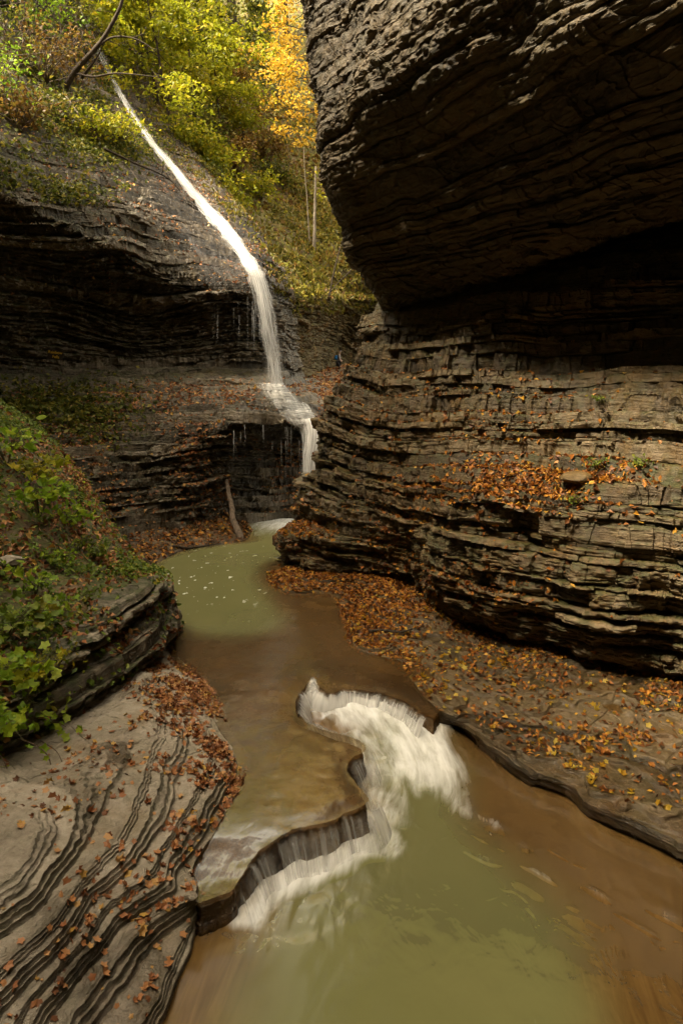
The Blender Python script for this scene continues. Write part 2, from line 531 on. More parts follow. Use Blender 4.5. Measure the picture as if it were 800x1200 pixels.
def rockify(V, amp=.35, sc=1.0, seed=1, dip=(0, 0), warp=.25, terr=.8, groove=.05, rough=.05, blk=.5, soft=None, hvar=1.0, fine=1.0, lump=0.0, terr2=0.0):
    """cut beds, joints and ledges into a smooth dense grid; returns the new points, normals, bed tone"""
    x, y, z = V[..., 0], V[..., 1], V[..., 2]
    N = gnormals(V)
    h = z + dip[0] * x + dip[1] * y + warp * fbm(x * .22, y * .22, z * .22, 2, seed + 50) + .06 * sc * vn(x * 1.3, y * 1.3, z * .5, seed + 51)
    br = make_breaks(sc, seed)
    i = np.clip(np.searchsorted(br, h) - 1, 0, len(br) - 2)
    lo, th = br[i], br[i + 1] - br[i]
    t = np.clip((h - lo) / th, 0, 1)
    r1 = hash1(i, seed) - .5
    # groups of beds stand out together
    g = vn(h * .55 / sc, 0 * h + .5, 0 * h, seed + 9) * .8
    li = (i % 977) * 7.31
    e1 = vn(x * .55 / sc, y * .55 / sc, li, seed + 1)
    e2 = vn(x * 2.3 / sc, y * 2.3 / sc, li, seed + 2)
    # two sets of upright joints break every bed into blocks of its own
    wx = x + .22 * sc * vn(x * .9, y * .9, z * .4, seed + 12); wy = y + .22 * sc * vn(x * .9, y * .9, z * .4, seed + 13)
    def blocks(L, k):
        u = np.floor((wx * .86 + wy * .5) / (L * sc) * (.6 + .8 * hash1(i, seed + k)) + 37 * hash1(i, seed + k + 1))
        v = np.floor((wx * -.42 + wy * .91) / (L * sc) * (.6 + .8 * hash1(i, seed + k + 2)) + 37 * hash1(i, seed + k + 3))
        return _hash(u.astype(np.int64), v.astype(np.int64), i.astype(np.int64), seed + k + 4) - .5
    q = .62 * blocks(1.15, 20) + .38 * blocks(.42, 30)
    # some whole stretches are crumbled thin, others stand massive
    cr = .55 + .75 * vn(x * .3, y * .3, z * .5, seed + 14)
    d = amp * hvar * (.7 * r1 + .5 * g + .3 * e1 + .12 * e2 + blk * 1.7 * q * np.clip(cr, .12, 1.3))
    edge = np.minimum(t, 1 - t) * th
    gr = np.exp(-(edge / (.022 * sc)) ** 2) * (hash1(i * 3 + (t > .5), seed + 4) * .9 + .1)
    d = d - groove * gr
    if lump:
        d = d + lump * (fbm(x * .33, y * .33, z * .5, 3, seed + 60) * 1.6 + .5 * np.floor(3 * fbm(x * .5, y * .5, z * .4 + 7, 2, seed + 61)) / 3)
    # rounding of each bed's nose
    d = d - .3 * amp * np.abs(2 * t - 1) ** 4 * np.minimum(th / (.3 * sc), 1)
    d = d + rough * fbm(x * 2.7, y * 2.7, z * 4.5, 3, seed + 5) * 2 + rough * .7 * vn(x * 9, y * 9, z * 16, seed + 6)
    lam = h / (.045 * sc) + .8 * vn(x * 1.5, y * 1.5, z * .5, seed + 15)
    li2 = np.floor(lam)
    d = d + fine * .03 * sc * (hash1(li2, seed + 16) - .5 + .9 * vn(x * 2.2 / sc, y * 2.2 / sc, li2 * 3.77, seed + 17))
    chip = vn(x * 5.5 / sc, y * 5.5 / sc, z * 11 / sc, seed + 18)
    d = d + fine * .03 * sc * np.where(chip > .25, -1, .3) * sstep(-.2, .4, vn(x * .8, y * .8, z * .8, seed + 19))
    Nh = N * np.array([1, 1, .35]); Nh /= np.linalg.norm(Nh, axis=2, keepdims=True) + 1e-9
    flat = sstep(.25, .8, N[..., 2])
    w = (1 - .75 * flat)
    if soft is not None:
        w = w * soft
    if terr2:
        h2 = (z + .12 * vn(x * .5, y * .5, 0 * z, seed + 70)) / terr2 + .35 * hash1(np.floor(z / terr2), seed + 71)
        f2 = h2 - np.floor(h2)
        V = V.copy(); V[..., 2] += .9 * terr2 * (.15 * f2 + .85 * sstep(.62, .82, f2) - f2) * sstep(.2, .45, N[..., 2]) * sstep(.995, .93, N[..., 2]) * sstep(9, 7.5, z)
    V2 = V + Nh * (d * w)[..., None]
    S = sstep(.3, .7, t)
    dz = terr * (S - t) * th * sstep(-.1, .35, N[..., 2]) * sstep(.999, .93, N[..., 2])
    V2[..., 2] += dz * (soft if soft is not None else 1.0)
    V2[..., 2] += rough * .6 * flat * fbm(x * 3.1, y * 3.1, z, 2, seed + 8)
    tone = .5 + .5 * r1 + .2 * e1 + .35 * q
    return V2, gnormals(V2), np.clip(tone, 0, 1)


def smask(N):
    return sstep(.35, .85, N[..., 2])


def terrain(name, V, N, tone, mat, wet=0, moss=0, smooth=False):
    r, c = V.shape[:2]
    z = np.zeros((r, c))
    o = mesh_np(name, V, gfaces(r, c), mat, {'tone': tone, 'wet': z + wet, 'moss': z + moss}, smooth=smooth)
    return tag(o, kind='structure')


def off(p, dx, dy, dz):
    return np.asarray(p) + np.array([dx, dy, dz])


def PR(*a):
    return [P(*q) for q in a]


# ---- right cliff, lower part
R = [
    PR((470, 340, 27), (438, 362, 22.8), (482, 352, 21), (550, 330, 19.3), (640, 305, 17.8), (720, 282, 16.6), (800, 258, 15.4), (950, 215, 13.6)),
    PR((455, 395, 27), (424, 400, 22.3), (465, 395, 20.0), (535, 378, 18.1), (620, 352, 16.6), (710, 330, 15.4), (800, 305, 14.3), (950, 265, 12.6)),
    PR((450, 430, 27), (412, 432, 22.2), (455, 432, 19.4), (530, 425, 17.6), (620, 410, 16.5), (710, 395, 15.3), (800, 375, 14.1), (950, 345, 11.7)),
    PR((430, 495, 27), (386, 497, 22.4), (440, 500, 18.9), (520, 495, 16.9), (620, 485, 15.5), (710, 475, 14.2), (800, 462, 13.1), (950, 445, 11.0)),
    PR((405, 545, 27), (378, 543, 22.7), (442, 535, 18.7), (520, 530, 16.6), (625, 537, 15.0), (715, 540, 13.5), (800, 540, 12.5), (950, 540, 10.8)),
    PR((400, 560, 27), (360, 560, 22.6), (442, 560, 18.6), (518, 565, 15.7), (632, 582, 13.2), (722, 575, 12.4), (800, 570, 11.8), (950, 565, 10.2)),
    PR((390, 610, 27), (352, 604, 22.6), (440, 606, 18.4), (520, 612, 15.3), (638, 622, 13.0), (722, 618, 12.2), (800, 612, 11.65), (950, 610, 10.0)),
    PR((385, 625, 27), (330, 624, 21.9), (438, 632, 18.4), (524, 645, 15.1), (642, 668, 12.85), (722, 668, 12.1), (800, 665, 11.6), (950, 668, 9.9)),
    PR((380, 645, 27), (328, 645, 21.8), (450, 655, 18.2), (535, 688, 14.8), (645, 722, 12.9), (722, 736, 12.25), (800, 742, 11.8), (950, 758, 10.1)),
    PR((380, 668, 27), (336, 664, 21.8), (458, 680, 18.0), (545, 722, 15.0), (645, 758, 13.3), (725, 776, 12.7), (800, 788, 12.1), (950, 808, 10.5)),
    PR((385, 675, 28), (352, 668, 23.5), (468, 689, 19.8), (555, 730, 17.0), (655, 758, 15.4), (735, 772, 14.6), (800, 780, 14.0), (950, 800, 12.4)),
]
R.insert(0, [off(p, 2.0, 3.0, 3.0) for p in R[0]])
for r in R:
    r.append(off(r[-1], .9, -8, 0)); r.append(off(r[-1], 1.5, -14, 0))
V = dense(R, 1.05, 150)
pxa, pya, _d = project(V)
V, N, tone = rockify(V, soft=1 - .72 * np.exp(-((pxa - 725) / 95) ** 4 - ((pya - 628) / 40) ** 4), amp=.4, sc=.74, seed=21, dip=(.015, .0), groove=.09, rough=.06, terr=1.0, blk=.75, lump=.32, warp=.35, fine=1.3)
px, py, dp = project(V)
fl = smask(N)
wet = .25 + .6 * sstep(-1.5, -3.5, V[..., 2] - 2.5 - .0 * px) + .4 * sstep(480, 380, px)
right_cliff = (V, N)
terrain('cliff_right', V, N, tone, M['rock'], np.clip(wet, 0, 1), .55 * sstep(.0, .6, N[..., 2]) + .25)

# ---- right cliff, the overhang above
R = [
    PR((500, 352, 29), (452, 366, 23.6), (492, 358, 22), (560, 338, 20.5), (645, 312, 19), (722, 288, 17.8), (800, 264, 16.6), (950, 222, 14.6)),
    PR((470, 345, 27), (441, 354, 20.8), (490, 344, 19.0), (560, 322, 17.0), (640, 296, 15.4), (720, 272, 14.0), (800, 247, 12.8), (950, 200, 10.7)),
    PR((440, 270, 27), (404, 292, 19.7), (450, 272, 17.7), (530, 247, 15.7), (630, 215, 13.7), (710, 190, 12.4), (800, 160, 11.3), (950, 110, 9.4)),
    PR((410, 180, 27), (379, 200, 18.9), (430, 180, 16.7), (510, 150, 14.7), (610, 120, 12.7), (700, 95, 11.4), (800, 68, 10.3), (950, 20, 8.5)),
    PR((400, 100, 28), (371, 125, 19.8), (408, 115, 16.6), (470, 70, 14.2), (590, 30, 12.1), (690, 5, 10.7), (800, -20, 9.6), (950, -80, 7.9)),
    PR((390, 20, 29), (366, 40, 21.2), (402, 30, 18.2), (455, 10, 14.8), (560, -25, 12.2), (690, -70, 10.5), (800, -110, 9.3), (950, -180, 7.5)),
    PR((390, -60, 30), (362, -40, 22), (415, -50, 18.6), (490, -50, 15.0), (590, -110, 12.0), (690, -160, 10.5), (800, -210, 9.4), (950, -300, 7.6)),
    PR((385, -200, 31), (360, -200, 23), (430, -200, 19.0), (500, -220, 15.5), (600, -260, 12.5), (690, -300, 11.2), (800, -360, 10.2), (950, -460, 8.4)),
]
R.append([off(p, 1.0, 3, 12) for p in R[-1]])  # cap rows above the frame, added to block light from overhead
R.append([off(p, 12, 8, 6) for p in R[-1]])
for r in R:
    r.append(off(r[-1], .3, -8, .8)); r.append(off(r[-1], .8, -18, 0))
V = dense(R, 1.0, 150)
V, N, tone = rockify(V, soft=.85, amp=.2, sc=1.0, seed=33, dip=(-.02, .0), groove=.05, rough=.055, blk=.8, lump=.2, fine=1.0)
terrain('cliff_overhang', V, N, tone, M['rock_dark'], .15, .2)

# ---- left wall: stepped beds by the pool, the hollow behind the fall, and the wet dome it slides down
A = [
    [(-260, 700, 18), (-60, 672, 21.5), (60, 655, 22.6), (140, 641, 23.3), (200, 630, 24.9), (240, 620, 26.4), (262, 613, 27.3), (290, 612, 28.0), (328, 608, 29.0), (358, 606, 29.2), (430, 600, 30)],
    [(-260, 640, 18.4), (-60, 630, 22), (55, 618, 23), (130, 606, 23.8), (196, 596, 25.3), (238, 586, 26.4), (264, 578, 27.6), (290, 568, 29.0), (326, 562, 30), (360, 560, 30.3), (430, 555, 31)],
    [(-260, 570, 19), (-60, 575, 22.6), (50, 570, 23.7), (115, 560, 24.4), (175, 548, 25.4), (228, 532, 26), (262, 522, 27), (292, 520, 29.2), (326, 522, 30.2), (362, 528, 30.2), (430, 520, 31.2)],
    [(-260, 540, 19.6), (-60, 540, 23.2), (40, 540, 24.2), (105, 530, 25), (168, 518, 25.9), (222, 505, 26.2), (262, 499, 26.5), (296, 496, 26.9), (335, 498, 27.5), (374, 507, 28.2), (440, 500, 30.5)],
    [(-260, 500, 20.5), (-60, 505, 24.4), (30, 503, 25.6), (92, 495, 26.4), (155, 486, 27.2), (212, 474, 27.8), (262, 467, 28.1), (300, 464, 28.5), (333, 465, 29), (365, 479, 29.3), (440, 480, 32)],
    [(-260, 455, 21.5), (-60, 462, 26), (20, 460, 27.6), (75, 455, 28.6), (140, 448, 29.4), (205, 444, 30), (262, 442, 30.5), (300, 442, 31), (326, 445, 31.5), (346, 451, 33), (430, 462, 37)],
    [(-260, 425, 22.5), (-60, 425, 27), (10, 425, 29), (60, 424, 30), (140, 425, 31.2), (205, 425, 32), (262, 425, 32.5), (300, 426, 33), (326, 428, 33.6), (344, 432, 36), (356, 436, 44)],
    [(-260, 350, 21.5), (-60, 360, 26), (10, 368, 28), (58, 370, 29.1), (140, 371, 30.6), (205, 373, 31.4), (262, 376, 32), (298, 376, 32.5), (321, 379, 33.6), (338, 382, 37.5), (350, 385, 45)],
    [(-260, 190, 21), (-60, 220, 24.6), (5, 246, 25.9), (55, 268, 26.9), (130, 304, 28.6), (200, 345, 30.2), (255, 352, 30.8), (292, 352, 31.3), (311, 350, 32.5), (332, 352, 37.3), (342, 352, 45)],
    [(-260, 165, 21), (-60, 198, 24.4), (5, 224, 25.7), (55, 246, 26.7), (130, 278, 28.4), (200, 312, 30), (250, 327, 30.6), (289, 331, 31.2), (308, 327, 32.2), (324, 322, 37), (334, 322, 45)],
    [(-260, 90, 24), (-60, 140, 26.4), (0, 168, 27.4), (50, 186, 28.8), (120, 206, 30.8), (182, 228, 32.8), (230, 256, 34), (262, 276, 35), (280, 272, 36), (292, 262, 39), (300, 262, 47)],
    [(-260, 20, 29), (-60, 80, 30), (0, 108, 31), (40, 121, 32.5), (100, 132, 35), (150, 152, 37), (180, 170, 38.5), (203, 186, 40), (216, 187, 41), (229, 182, 43), (238, 182, 51)],
    [(-260, -80, 35), (-80, 10, 35), (-20, 36, 36), (20, 46, 37), (70, 52, 39.5), (105, 63, 42), (118, 70, 43), (128, 75, 44), (140, 78, 45), (158, 80, 47), (168, 80, 55)],
    [(-260, -240, 42), (-100, -100, 42), (-40, -62, 43), (0, -60, 44), (50, -58, 47), (80, -50, 50), (90, -50, 51), (98, -50, 52), (108, -50, 53), (126, -50, 55), (136, -50, 63)],
]
R = [PR(*r) for r in A]
for r in R:
    r.insert(0, off(r[0], -.5, -12, 0)); r.insert(0, off(r[0], -.5, -16, 0))
V = dense(R, 1.05, 150)
zc = V[..., 2]
V, N, tone = rockify(V, terr2=.36, amp=.46, sc=.66, seed=47, dip=(.0, .0), groove=.1, rough=.09, terr=1.15, warp=.6, lump=.25, fine=1.6, blk=.7)
px, py, dp = project(V)
pl = np.array([(98, 12), (127, 78), (166, 150), (217, 215), (272, 280), (303, 326)], float)
dsl = px - np.interp(py, pl[:, 1], pl[:, 0])
wet = .4 + .3 * sstep(180, 300, px) + .6 * sstep(-110, -20, dsl) * sstep(360, 330, py)
slick = sstep(-95, -25, dsl) * sstep(345, 325, py)
moss = .75 * sstep(.05, .7, N[..., 2]) * sstep(250, 40, px) + .35 * sstep(.2, .8, N[..., 2]) + .6 * sstep(14, 20, V[..., 2]) * sstep(190, 90, px) + .25
moss = moss * (1 - .85 * slick)
left_wall = (V, N)
terrain('cliff_left', V, N, tone, M['rock_left'], np.clip(wet, 0, 1), np.clip(moss, 0, 1))

# ---- dark wall and slope behind the fall, rising into the forest
A = [
    [(296, 462, 36), (330, 460, 38), (370, 455, 44), (410, 450, 60), (520, 445, 64)],
    [(296, 400, 36.5), (326, 405, 38.5), (370, 405, 44.5), (412, 402, 58), (520, 398, 62)],
    [(292, 352, 36.5), (326, 352, 38.5), (372, 354, 43), (425, 357, 51), (520, 352, 58)],
    [(284, 325, 37.5), (322, 335, 39.5), (370, 342, 44), (425, 345, 51.5), (520, 338, 59)],
    [(262, 272, 40), (300, 285, 42.5), (350, 300, 46.5), (410, 312, 51), (520, 308, 56)],
    [(206, 180, 44.5), (255, 195, 48), (312, 214, 53), (390, 232, 58), (520, 235, 64)],
    [(136, 78, 50), (192, 95, 55), (270, 115, 61), (380, 135, 67), (520, 140, 74)],
    [(94, -15, 57), (160, -5, 64), (262, 22, 74), (380, 40, 82), (520, 50, 90)],
    [(60, -90, 64), (140, -75, 72), (272, 12, 88), (390, -60, 92), (560, -60, 98)],
    [(0, -260, 76), (110, -270, 84), (285, -130, 120), (420, -260, 108), (640, -260, 112)],  # unseen upper rows, added to block bright sky from the water's reflection
    [(-60, -330, 90), (90, -330, 98), (290, -160, 150), (440, -330, 130), (700, -330, 130)],
    [(-60, -200, 150), (90, -200, 150), (290, -60, 190), (440, -200, 170), (700, -200, 170)],
]
R = [PR(*r) for r in A]
V = dense(R, 1.0, 150)
px, py, dp = project(V)
lowz = sstep(12.5, 10.0, V[..., 2])
V, N, tone = rockify(V, amp=.6, sc=1.6, seed=61, groove=.12, rough=.16, terr=.7, warp=1.2, hvar=.5 + .7 * fbm(V[..., 0] * .12, V[..., 1] * .12, V[..., 2] * .12, 2, 77))
px, py, dp = project(V)
hill = (V, N)
mo = np.clip(.35 + .9 * sstep(.1, .6, N[..., 2]) * (1 - .6 * lowz) - .3 * lowz, 0, 1)
terrain('hillside', V, N, tone, M['hill'], .3 * lowz, mo)

# ---- scree running up to the foot of that wall
A = [
    [(318, 540, 30.5), (352, 528, 31), (395, 515, 32), (440, 510, 33)],
    [(318, 492, 31), (356, 492, 32), (395, 496, 33.5), (440, 495, 34)],
    [(322, 470, 33), (352, 466, 34.5), (388, 470, 37), (440, 468, 38)],
    [(328, 446, 36.5), (356, 447, 39), (386, 445, 43), (430, 442, 45)],
    [(332, 443, 38), (360, 443, 42), (388, 432, 46.5), (425, 426, 47)],
    [(340, 450, 41), (365, 452, 46), (392, 441.5, 48.5), (425, 440, 49)],
    [(345, 455, 44), (365, 455, 50), (392, 445, 54), (430, 444, 55)],
]
R = [PR(*r) for r in A]
V = dense(R, 1.6, 90)
V, N, tone = rockify(V, amp=.1, sc=.8, seed=71, groove=.03, rough=.11, terr=.6)
scree = (V, N)
terrain('scree_slope', V, N, tone, M['rock'], .1, .15)

# ---- near left: the layered outcrop and the planted slope above it
A = [
    [(212, 750, 16.5), (197, 752, 15.0), (168, 788, 13.6), (123, 826, 12.0), (63, 862, 10.7), (0, 892, 9.7), (-130, 950, 8.4)],
    [(214, 742, 15.6), (199, 746, 13.9), (184, 770, 12.7), (133, 810, 11.0), (72, 850, 9.7), (0, 887, 8.7), (-130, 942, 7.4)],
    [(210, 722, 15.5), (196, 726, 13.8), (180, 748, 12.5), (126, 786, 10.9), (68, 826, 9.55), (0, 868, 8.55), (-130, 920, 7.3)],
    [(206, 704, 15.5), (182, 706, 13.9), (160, 728, 12.75), (108, 764, 11.1), (52, 806, 9.75), (-10, 850, 8.7), (-130, 900, 7.4)],
    [(206, 690, 15.5), (186, 690, 13.8), (162, 711, 12.6), (108, 748, 10.95), (55, 795, 9.6), (-8, 836, 8.55), (-130, 880, 7.25)],
    [(200, 680, 15.8), (180, 679, 14.1), (152, 694, 12.8), (100, 732, 11.2), (45, 780, 9.8), (-18, 820, 8.75), (-140, 860, 7.4)],
    [(178, 668, 16.8), (150, 664, 15.2), (115, 680, 13.4), (70, 708, 11.8), (18, 748, 10.3), (-45, 790, 9.2), (-165, 830, 7.8)],
    [(150, 640, 18), (125, 632, 16.6), (80, 636, 14.7), (35, 656, 12.9), (-20, 690, 11.3), (-90, 720, 9.9), (-220, 760, 8.3)],
    [(118, 592, 19.5), (88, 575, 18), (40, 562, 16), (-20, 570, 14), (-80, 590, 12.2), (-160, 610, 10.8), (-300, 630, 9)],
    [(78, 535, 21), (45, 515, 19.5), (-10, 500, 17.5), (-80, 500, 15.5), (-150, 505, 13.4), (-235, 510, 11.7), (-390, 520, 9.7)],
    [(10, 480, 23), (-30, 455, 21.5), (-90, 430, 19), (-170, 420, 16.7), (-240, 415, 14.6), (-330, 415, 12.7), (-500, 420, 10.6)],
    [(-60, 440, 25), (-120, 400, 23), (-190, 370, 20.5), (-270, 350, 18), (-350, 340, 15.7), (-450, 330, 13.8), (-640, 330, 11.6)],
]
R = [PR(*r) for r in A]
R.append([off(p, -3, 0, 9) for p in R[-1]])
R.append([off(p, -1, 0, 26) for p in R[-1]])  # unseen top rows, raised so the bank keeps the gorge in shade
for r in R:
    r.append(off(r[-1], -.4, -7, .0)); r.append(off(r[-1], -1, -12, 0))
V = dense(R, 1.05, 150)
nr = V.shape[0]
px, py, dp = project(V)
z0 = V[..., 2].copy()
row = dense.row[:, None] * np.ones(V.shape[1])[None]
# beds show on the outcrop's face; the slope above is soil
C0 = gnormals(V)
soilm = sstep(4.9, 6.2, row + .5 * fbm(V[..., 0] * 1.2, V[..., 1] * 1.2, V[..., 2], 2, 96))
V, N, tone = rockify(V, amp=.24, sc=.62, seed=83, dip=(.06, -.03), groove=.07, rough=.035, terr=.8, warp=.4, soft=1 - .93 * soilm, hvar=1.0)
V[..., 2] += soilm * .12 * fbm(V[..., 0] * .9, V[..., 1] * .9, V[..., 2] * .9, 3, 90)
N = gnormals(V)
bank = (V, N, soilm)
r, c = V.shape[:2]
o = terrain('bank_left', V, N, tone, M['rock_bank'], .25 * (1 - soilm), np.clip(.75 * sstep(.1, .7, N[..., 2]) + .25, 0, 1))
o.data.materials.append(M['soil'])
mi = (soilm[:-1, :-1] + .25 * fbm(V[:-1, :-1, 0] * 1.5, V[:-1, :-1, 1] * 1.5, V[:-1, :-1, 2], 2, 95) > .45).astype(np.int32).ravel()
o.data.polygons.foreach_set('material_index', mi)

# ---- pale terraces at the near left: one smooth rise from the water, cut into steps
W = [(204, 742, .6), (214, 768, .6), (249, 798, .6), (277, 852, .6), (298, 902, .6), (274, 958, .6), (240, 1010, .6), (246, 1042, .5), (249, 1090, -.1), (222, 1146, -.1), (196, 1205, -.1), (150, 1330, -.1), (120, 1500, -.1)]
E = [(192, 742, .92), (196, 764, .92), (232, 796, .9), (256, 848, .92), (276, 896, .92), (250, 950, .93), (214, 1008, .93), (226, 1040, .82), (222, 1092, .42), (198, 1146, .42), (170, 1205, .42), (120, 1330, .42), (80, 1500, .42)]
C3 = [(182, 742, 1.07), (176, 768, 1.07), (200, 800, 1.18), (205, 850, 1.25), (200, 890, 1.30), (170, 950, 1.35), (120, 1010, 1.35), (130, 1048, 1.10), (140, 1092, 0.85), (110, 1140, 0.82), (70, 1200, 0.80), (0, 1330, 0.80), (-60, 1500, 0.80)]
D3 = [(172, 744, 1.14), (160, 774, 1.16), (160, 806, 1.38), (140, 852, 1.50), (110, 895, 1.62), (60, 950, 1.70), (15, 1005, 1.72), (10, 1050, 1.62), (0, 1100, 1.45), (-50, 1150, 1.40), (-100, 1210, 1.40), (-190, 1340, 1.40), (-260, 1520, 1.40)]
B3 = [(160, 746, 1.14), (140, 782, 1.14), (110, 815, 1.34), (60, 850, 1.42), (0, 888, 1.52), (-60, 935, 1.62), (-130, 980, 1.67), (-180, 1020, 1.67), (-240, 1080, 1.62), (-300, 1140, 1.62), (-380, 1220, 1.62), (-500, 1360, 1.62), (-600, 1560, 1.62)]
R = [[G(*q) for q in row_] for row_ in (W, E, C3, D3, B3)]
R.insert(0, [off(p, .15, 0, -.7) for p in R[0]])
R.append([off(p, -1.5, .6, .1) for p in R[-1]])
V = dense(R, 1.25, 170)
x, y, z = V[..., 0], V[..., 1], V[..., 2]
V[..., 0] += .09 * fbm(x * 1.7, y * 1.7, 0 * x, 3, 98) * (z < .8)
x = V[..., 0]
# broad swells so the step lines wander
V[..., 2] += .16 * fbm(x * .55 + y * .2, y * .3, 0 * x, 2, 101) * sstep(.3, .9, z)
N = gnormals(V)
z = V[..., 2]
hq = z + .05 * fbm(x * .6, y * .6, 0 * x, 2, 103) + .012 * vn(x * 4, y * 4, 0 * x, 104) + .007 * vn(x * 11, y * 11, 0 * x, 106) + .004 * vn(x * 25, y * 25, 0 * x, 107)
brk = np.array([-3, -.6, -.25, .05, .33, .47, .74, .95, 1.06, 1.26, 1.36, 1.6, 1.72, 2.0, 3.0])
i = np.clip(np.searchsorted(brk, hq) - 1, 0, len(brk) - 2)
th = brk[i + 1] - brk[i]
t = np.clip((hq - brk[i]) / th, 0, 1)
t = t ** np.clip(1 + .75 * vn(x * .9, y * .9, i * 3.7, 120), .4, 2)
t3 = np.clip((t - .56) / .44 * 3, 0, 2.999); f3 = t3 - np.floor(t3)
S = .12 * np.clip(t / .56, 0, 1) + .88 * (np.floor(t3) + sstep(.35, .8, f3)) / 3
V[..., 2] += .97 * (S - t) * th
V[..., 2] += .014 * fbm(x * 4, y * 4, 0 * x, 4, 105)
def cracks(x, y, f, an, seed, w=.03):
    c_, s_ = math.cos(an), math.sin(an)
    u_, v_ = (x * c_ + y * s_) * f * .35, (-x * s_ + y * c_) * f
    return np.exp(-(fbm(u_, v_, 0 * u_, 3, seed) / w) ** 2)


V[..., 2] -= .014 * cracks(x, y, .7, .9, 501, .015) + .012 * cracks(x, y, 1.1, 2.3, 503, .012)
# undercut just below each tread's edge
rise = (t > .56) * np.exp(-((f3 - .6) / .16) ** 2) * .2
V[..., 0] -= rise * .05
N = gnormals(V)
terrace = (V, N)
tone = np.clip(.35 + .6 * hash1(i, 5) * .7 + .3 * N[..., 2] * 0, 0, 1)
wt = np.clip(sstep(.55, .2, V[..., 2]) * .5 * (V[..., 1] > 7.2) + .9 * sstep(.12, -.02, V[..., 2]) + .75 * sstep(.78, .7, V[..., 2]) * sstep(8.5, 9.5, V[..., 1]) + .62 * sstep(.54, .6, t) * sstep(-.25, .25, vn(x * 1.7, y * 1.7, z * 14, 109)) + .75 * sstep(.05, .35, fbm(x * .9, y * .9, 0 * x, 3, 108)), 0, 1)
terrain('terrace_left', V, N, tone, M['rock_pale'], wt, .25 + .35 * sstep(.95, .6, N[..., 2]))

# ---- leafy ledge along the foot of the right cliff
W = [(312, 676, .7), (318, 690, .66), (342, 700, .66), (384, 700, .66), (397, 724, .66), (409, 758, .66), (424, 768, .66), (462, 783, .66), (506, 836, .6), (541, 858, .28), (566, 880, .24), (611, 915, .22), (661, 934, .2), (688, 958, .2), (752, 988, .2), (806, 1014, .2), (960, 1085, .2), (1200, 1180, .2)]
E = [(316, 672, .82), (324, 684, .8), (346, 692, .8), (392, 692, .82), (404, 714, .82), (418, 748, .82), (434, 758, .82), (470, 772, .8), (516, 824, .78), (551, 848, .62), (580, 866, .6), (622, 896, .56), (672, 914, .55), (700, 938, .55), (762, 966, .54), (812, 990, .54), (970, 1060, .54), (1210, 1150, .54)]
C4 = [(325, 668, .9), (338, 676, .88), (362, 682, .9), (408, 684, .92), (425, 700, .95), (445, 722, .95), (465, 735, .93), (500, 752, .9), (545, 790, .85), (590, 815, .78), (625, 832, .75), (670, 856, .72), (715, 870, .7), (745, 890, .7), (800, 912, .7), (850, 930, .7), (1000, 985, .7), (1230, 1060, .7)]
B4 = [(345, 664, .85), (360, 668, .85), (395, 674, .95), (428, 679, 1.1), (450, 686, 1.12), (475, 698, 1.1), (498, 712, 1.08), (530, 730, 1.05), (575, 748, 1.02), (625, 764, 1.0), (665, 775, .98), (705, 785, .96), (745, 793, .95), (775, 798, .95), (820, 805, .95), (870, 815, .95), (1010, 840, .95), (1240, 880, .95)]
R = [[G(*q) for q in row_] for row_ in (W, E, C4, B4)]
R.insert(0, [off(p, -.12, 0, -.75) for p in R[0]])
R.append([off(p, 1.2, 1.6, .1) for p in R[-1]])
V = dense(R, 1.2, 120)
x, y, z = V[..., 0], V[..., 1], V[..., 2]
V[..., 2] += .1 * fbm(x * .6, y * .6, 0 * x, 3, 111) * sstep(.4, .7, z)
z = V[..., 2]
hq = z + .05 * fbm(x * .9, y * .9, 0 * x, 3, 113) + .02 * vn(x * 5, y * 5, 0 * x, 114)
brk = np.array([-3, -.5, -.1, .1, .27, .42, .5, .6, .68, .74, .82, .87, .95, 1.02, 1.1, 1.3, 2])
i = np.clip(np.searchsorted(brk, hq) - 1, 0, len(brk) - 2)
th = brk[i + 1] - brk[i]
t = np.clip((hq - brk[i]) / th, 0, 1)
V[..., 2] += .97 * (.12 * t + .88 * sstep(.78, .9, t) - t) * th
V[..., 2] += .022 * fbm(x * 3.5, y * 3.5, 0 * x, 4, 115) - .05 * cracks(x, y, .8, 2.2, 511) - .03 * cracks(x, y, 1.7, 2.4, 513, .025) - .02 * cracks(x, y, 1.3, .7, 515, .02)
N = gnormals(V)
ledge = (V, N)
tone = np.clip(.2 + .8 * hash1(i, 6), 0, 1)
terrain('ledge_right', V, N, tone, M['ledge'], .35 + .5 * sstep(.7, .4, V[..., 2]), .25)

# ------------------------------------------------------------------ creek: bed and water
Z1, Z0 = .755, .22
lip_px = [(236, 1052), (256, 1041), (272, 1030), (294, 999), (329, 979), (362, 967), (395, 956), (425, 942), (428, 934), (414, 920), (403, 904), (405, 892), (414, 884), (427, 878), (418, 868), (400, 862), (381, 857), (355, 845), (344, 831), (347, 817), (358, 808), (366, 792), (373, 800), (386, 811), (404, 808), (425, 809), (460, 816), (486, 828), (507, 841)]
lip = np.array([G(a, b, .74) for a, b in lip_px])
lip_s = curve(lip, 420)
_t = np.gradient(lip_s[:, :2], axis=0); _t /= np.linalg.norm(_t, axis=1, keepdims=True)
_L = np.concatenate([[0], np.cumsum(np.linalg.norm(np.diff(lip_s[:, :2], axis=0), axis=1))])
_o = .04 * vn(_L * 2.0, 0 * _L, 0 * _L, 401) + .018 * vn(_L * 5.5, 0 * _L, 0 * _L, 402) + .008 * vn(_L * 17, 0 * _L, 0 * _L, 403)
lip_s[:, 0] += _t[:, 1] * _o; lip_s[:, 1] -= _t[:, 0] * _o
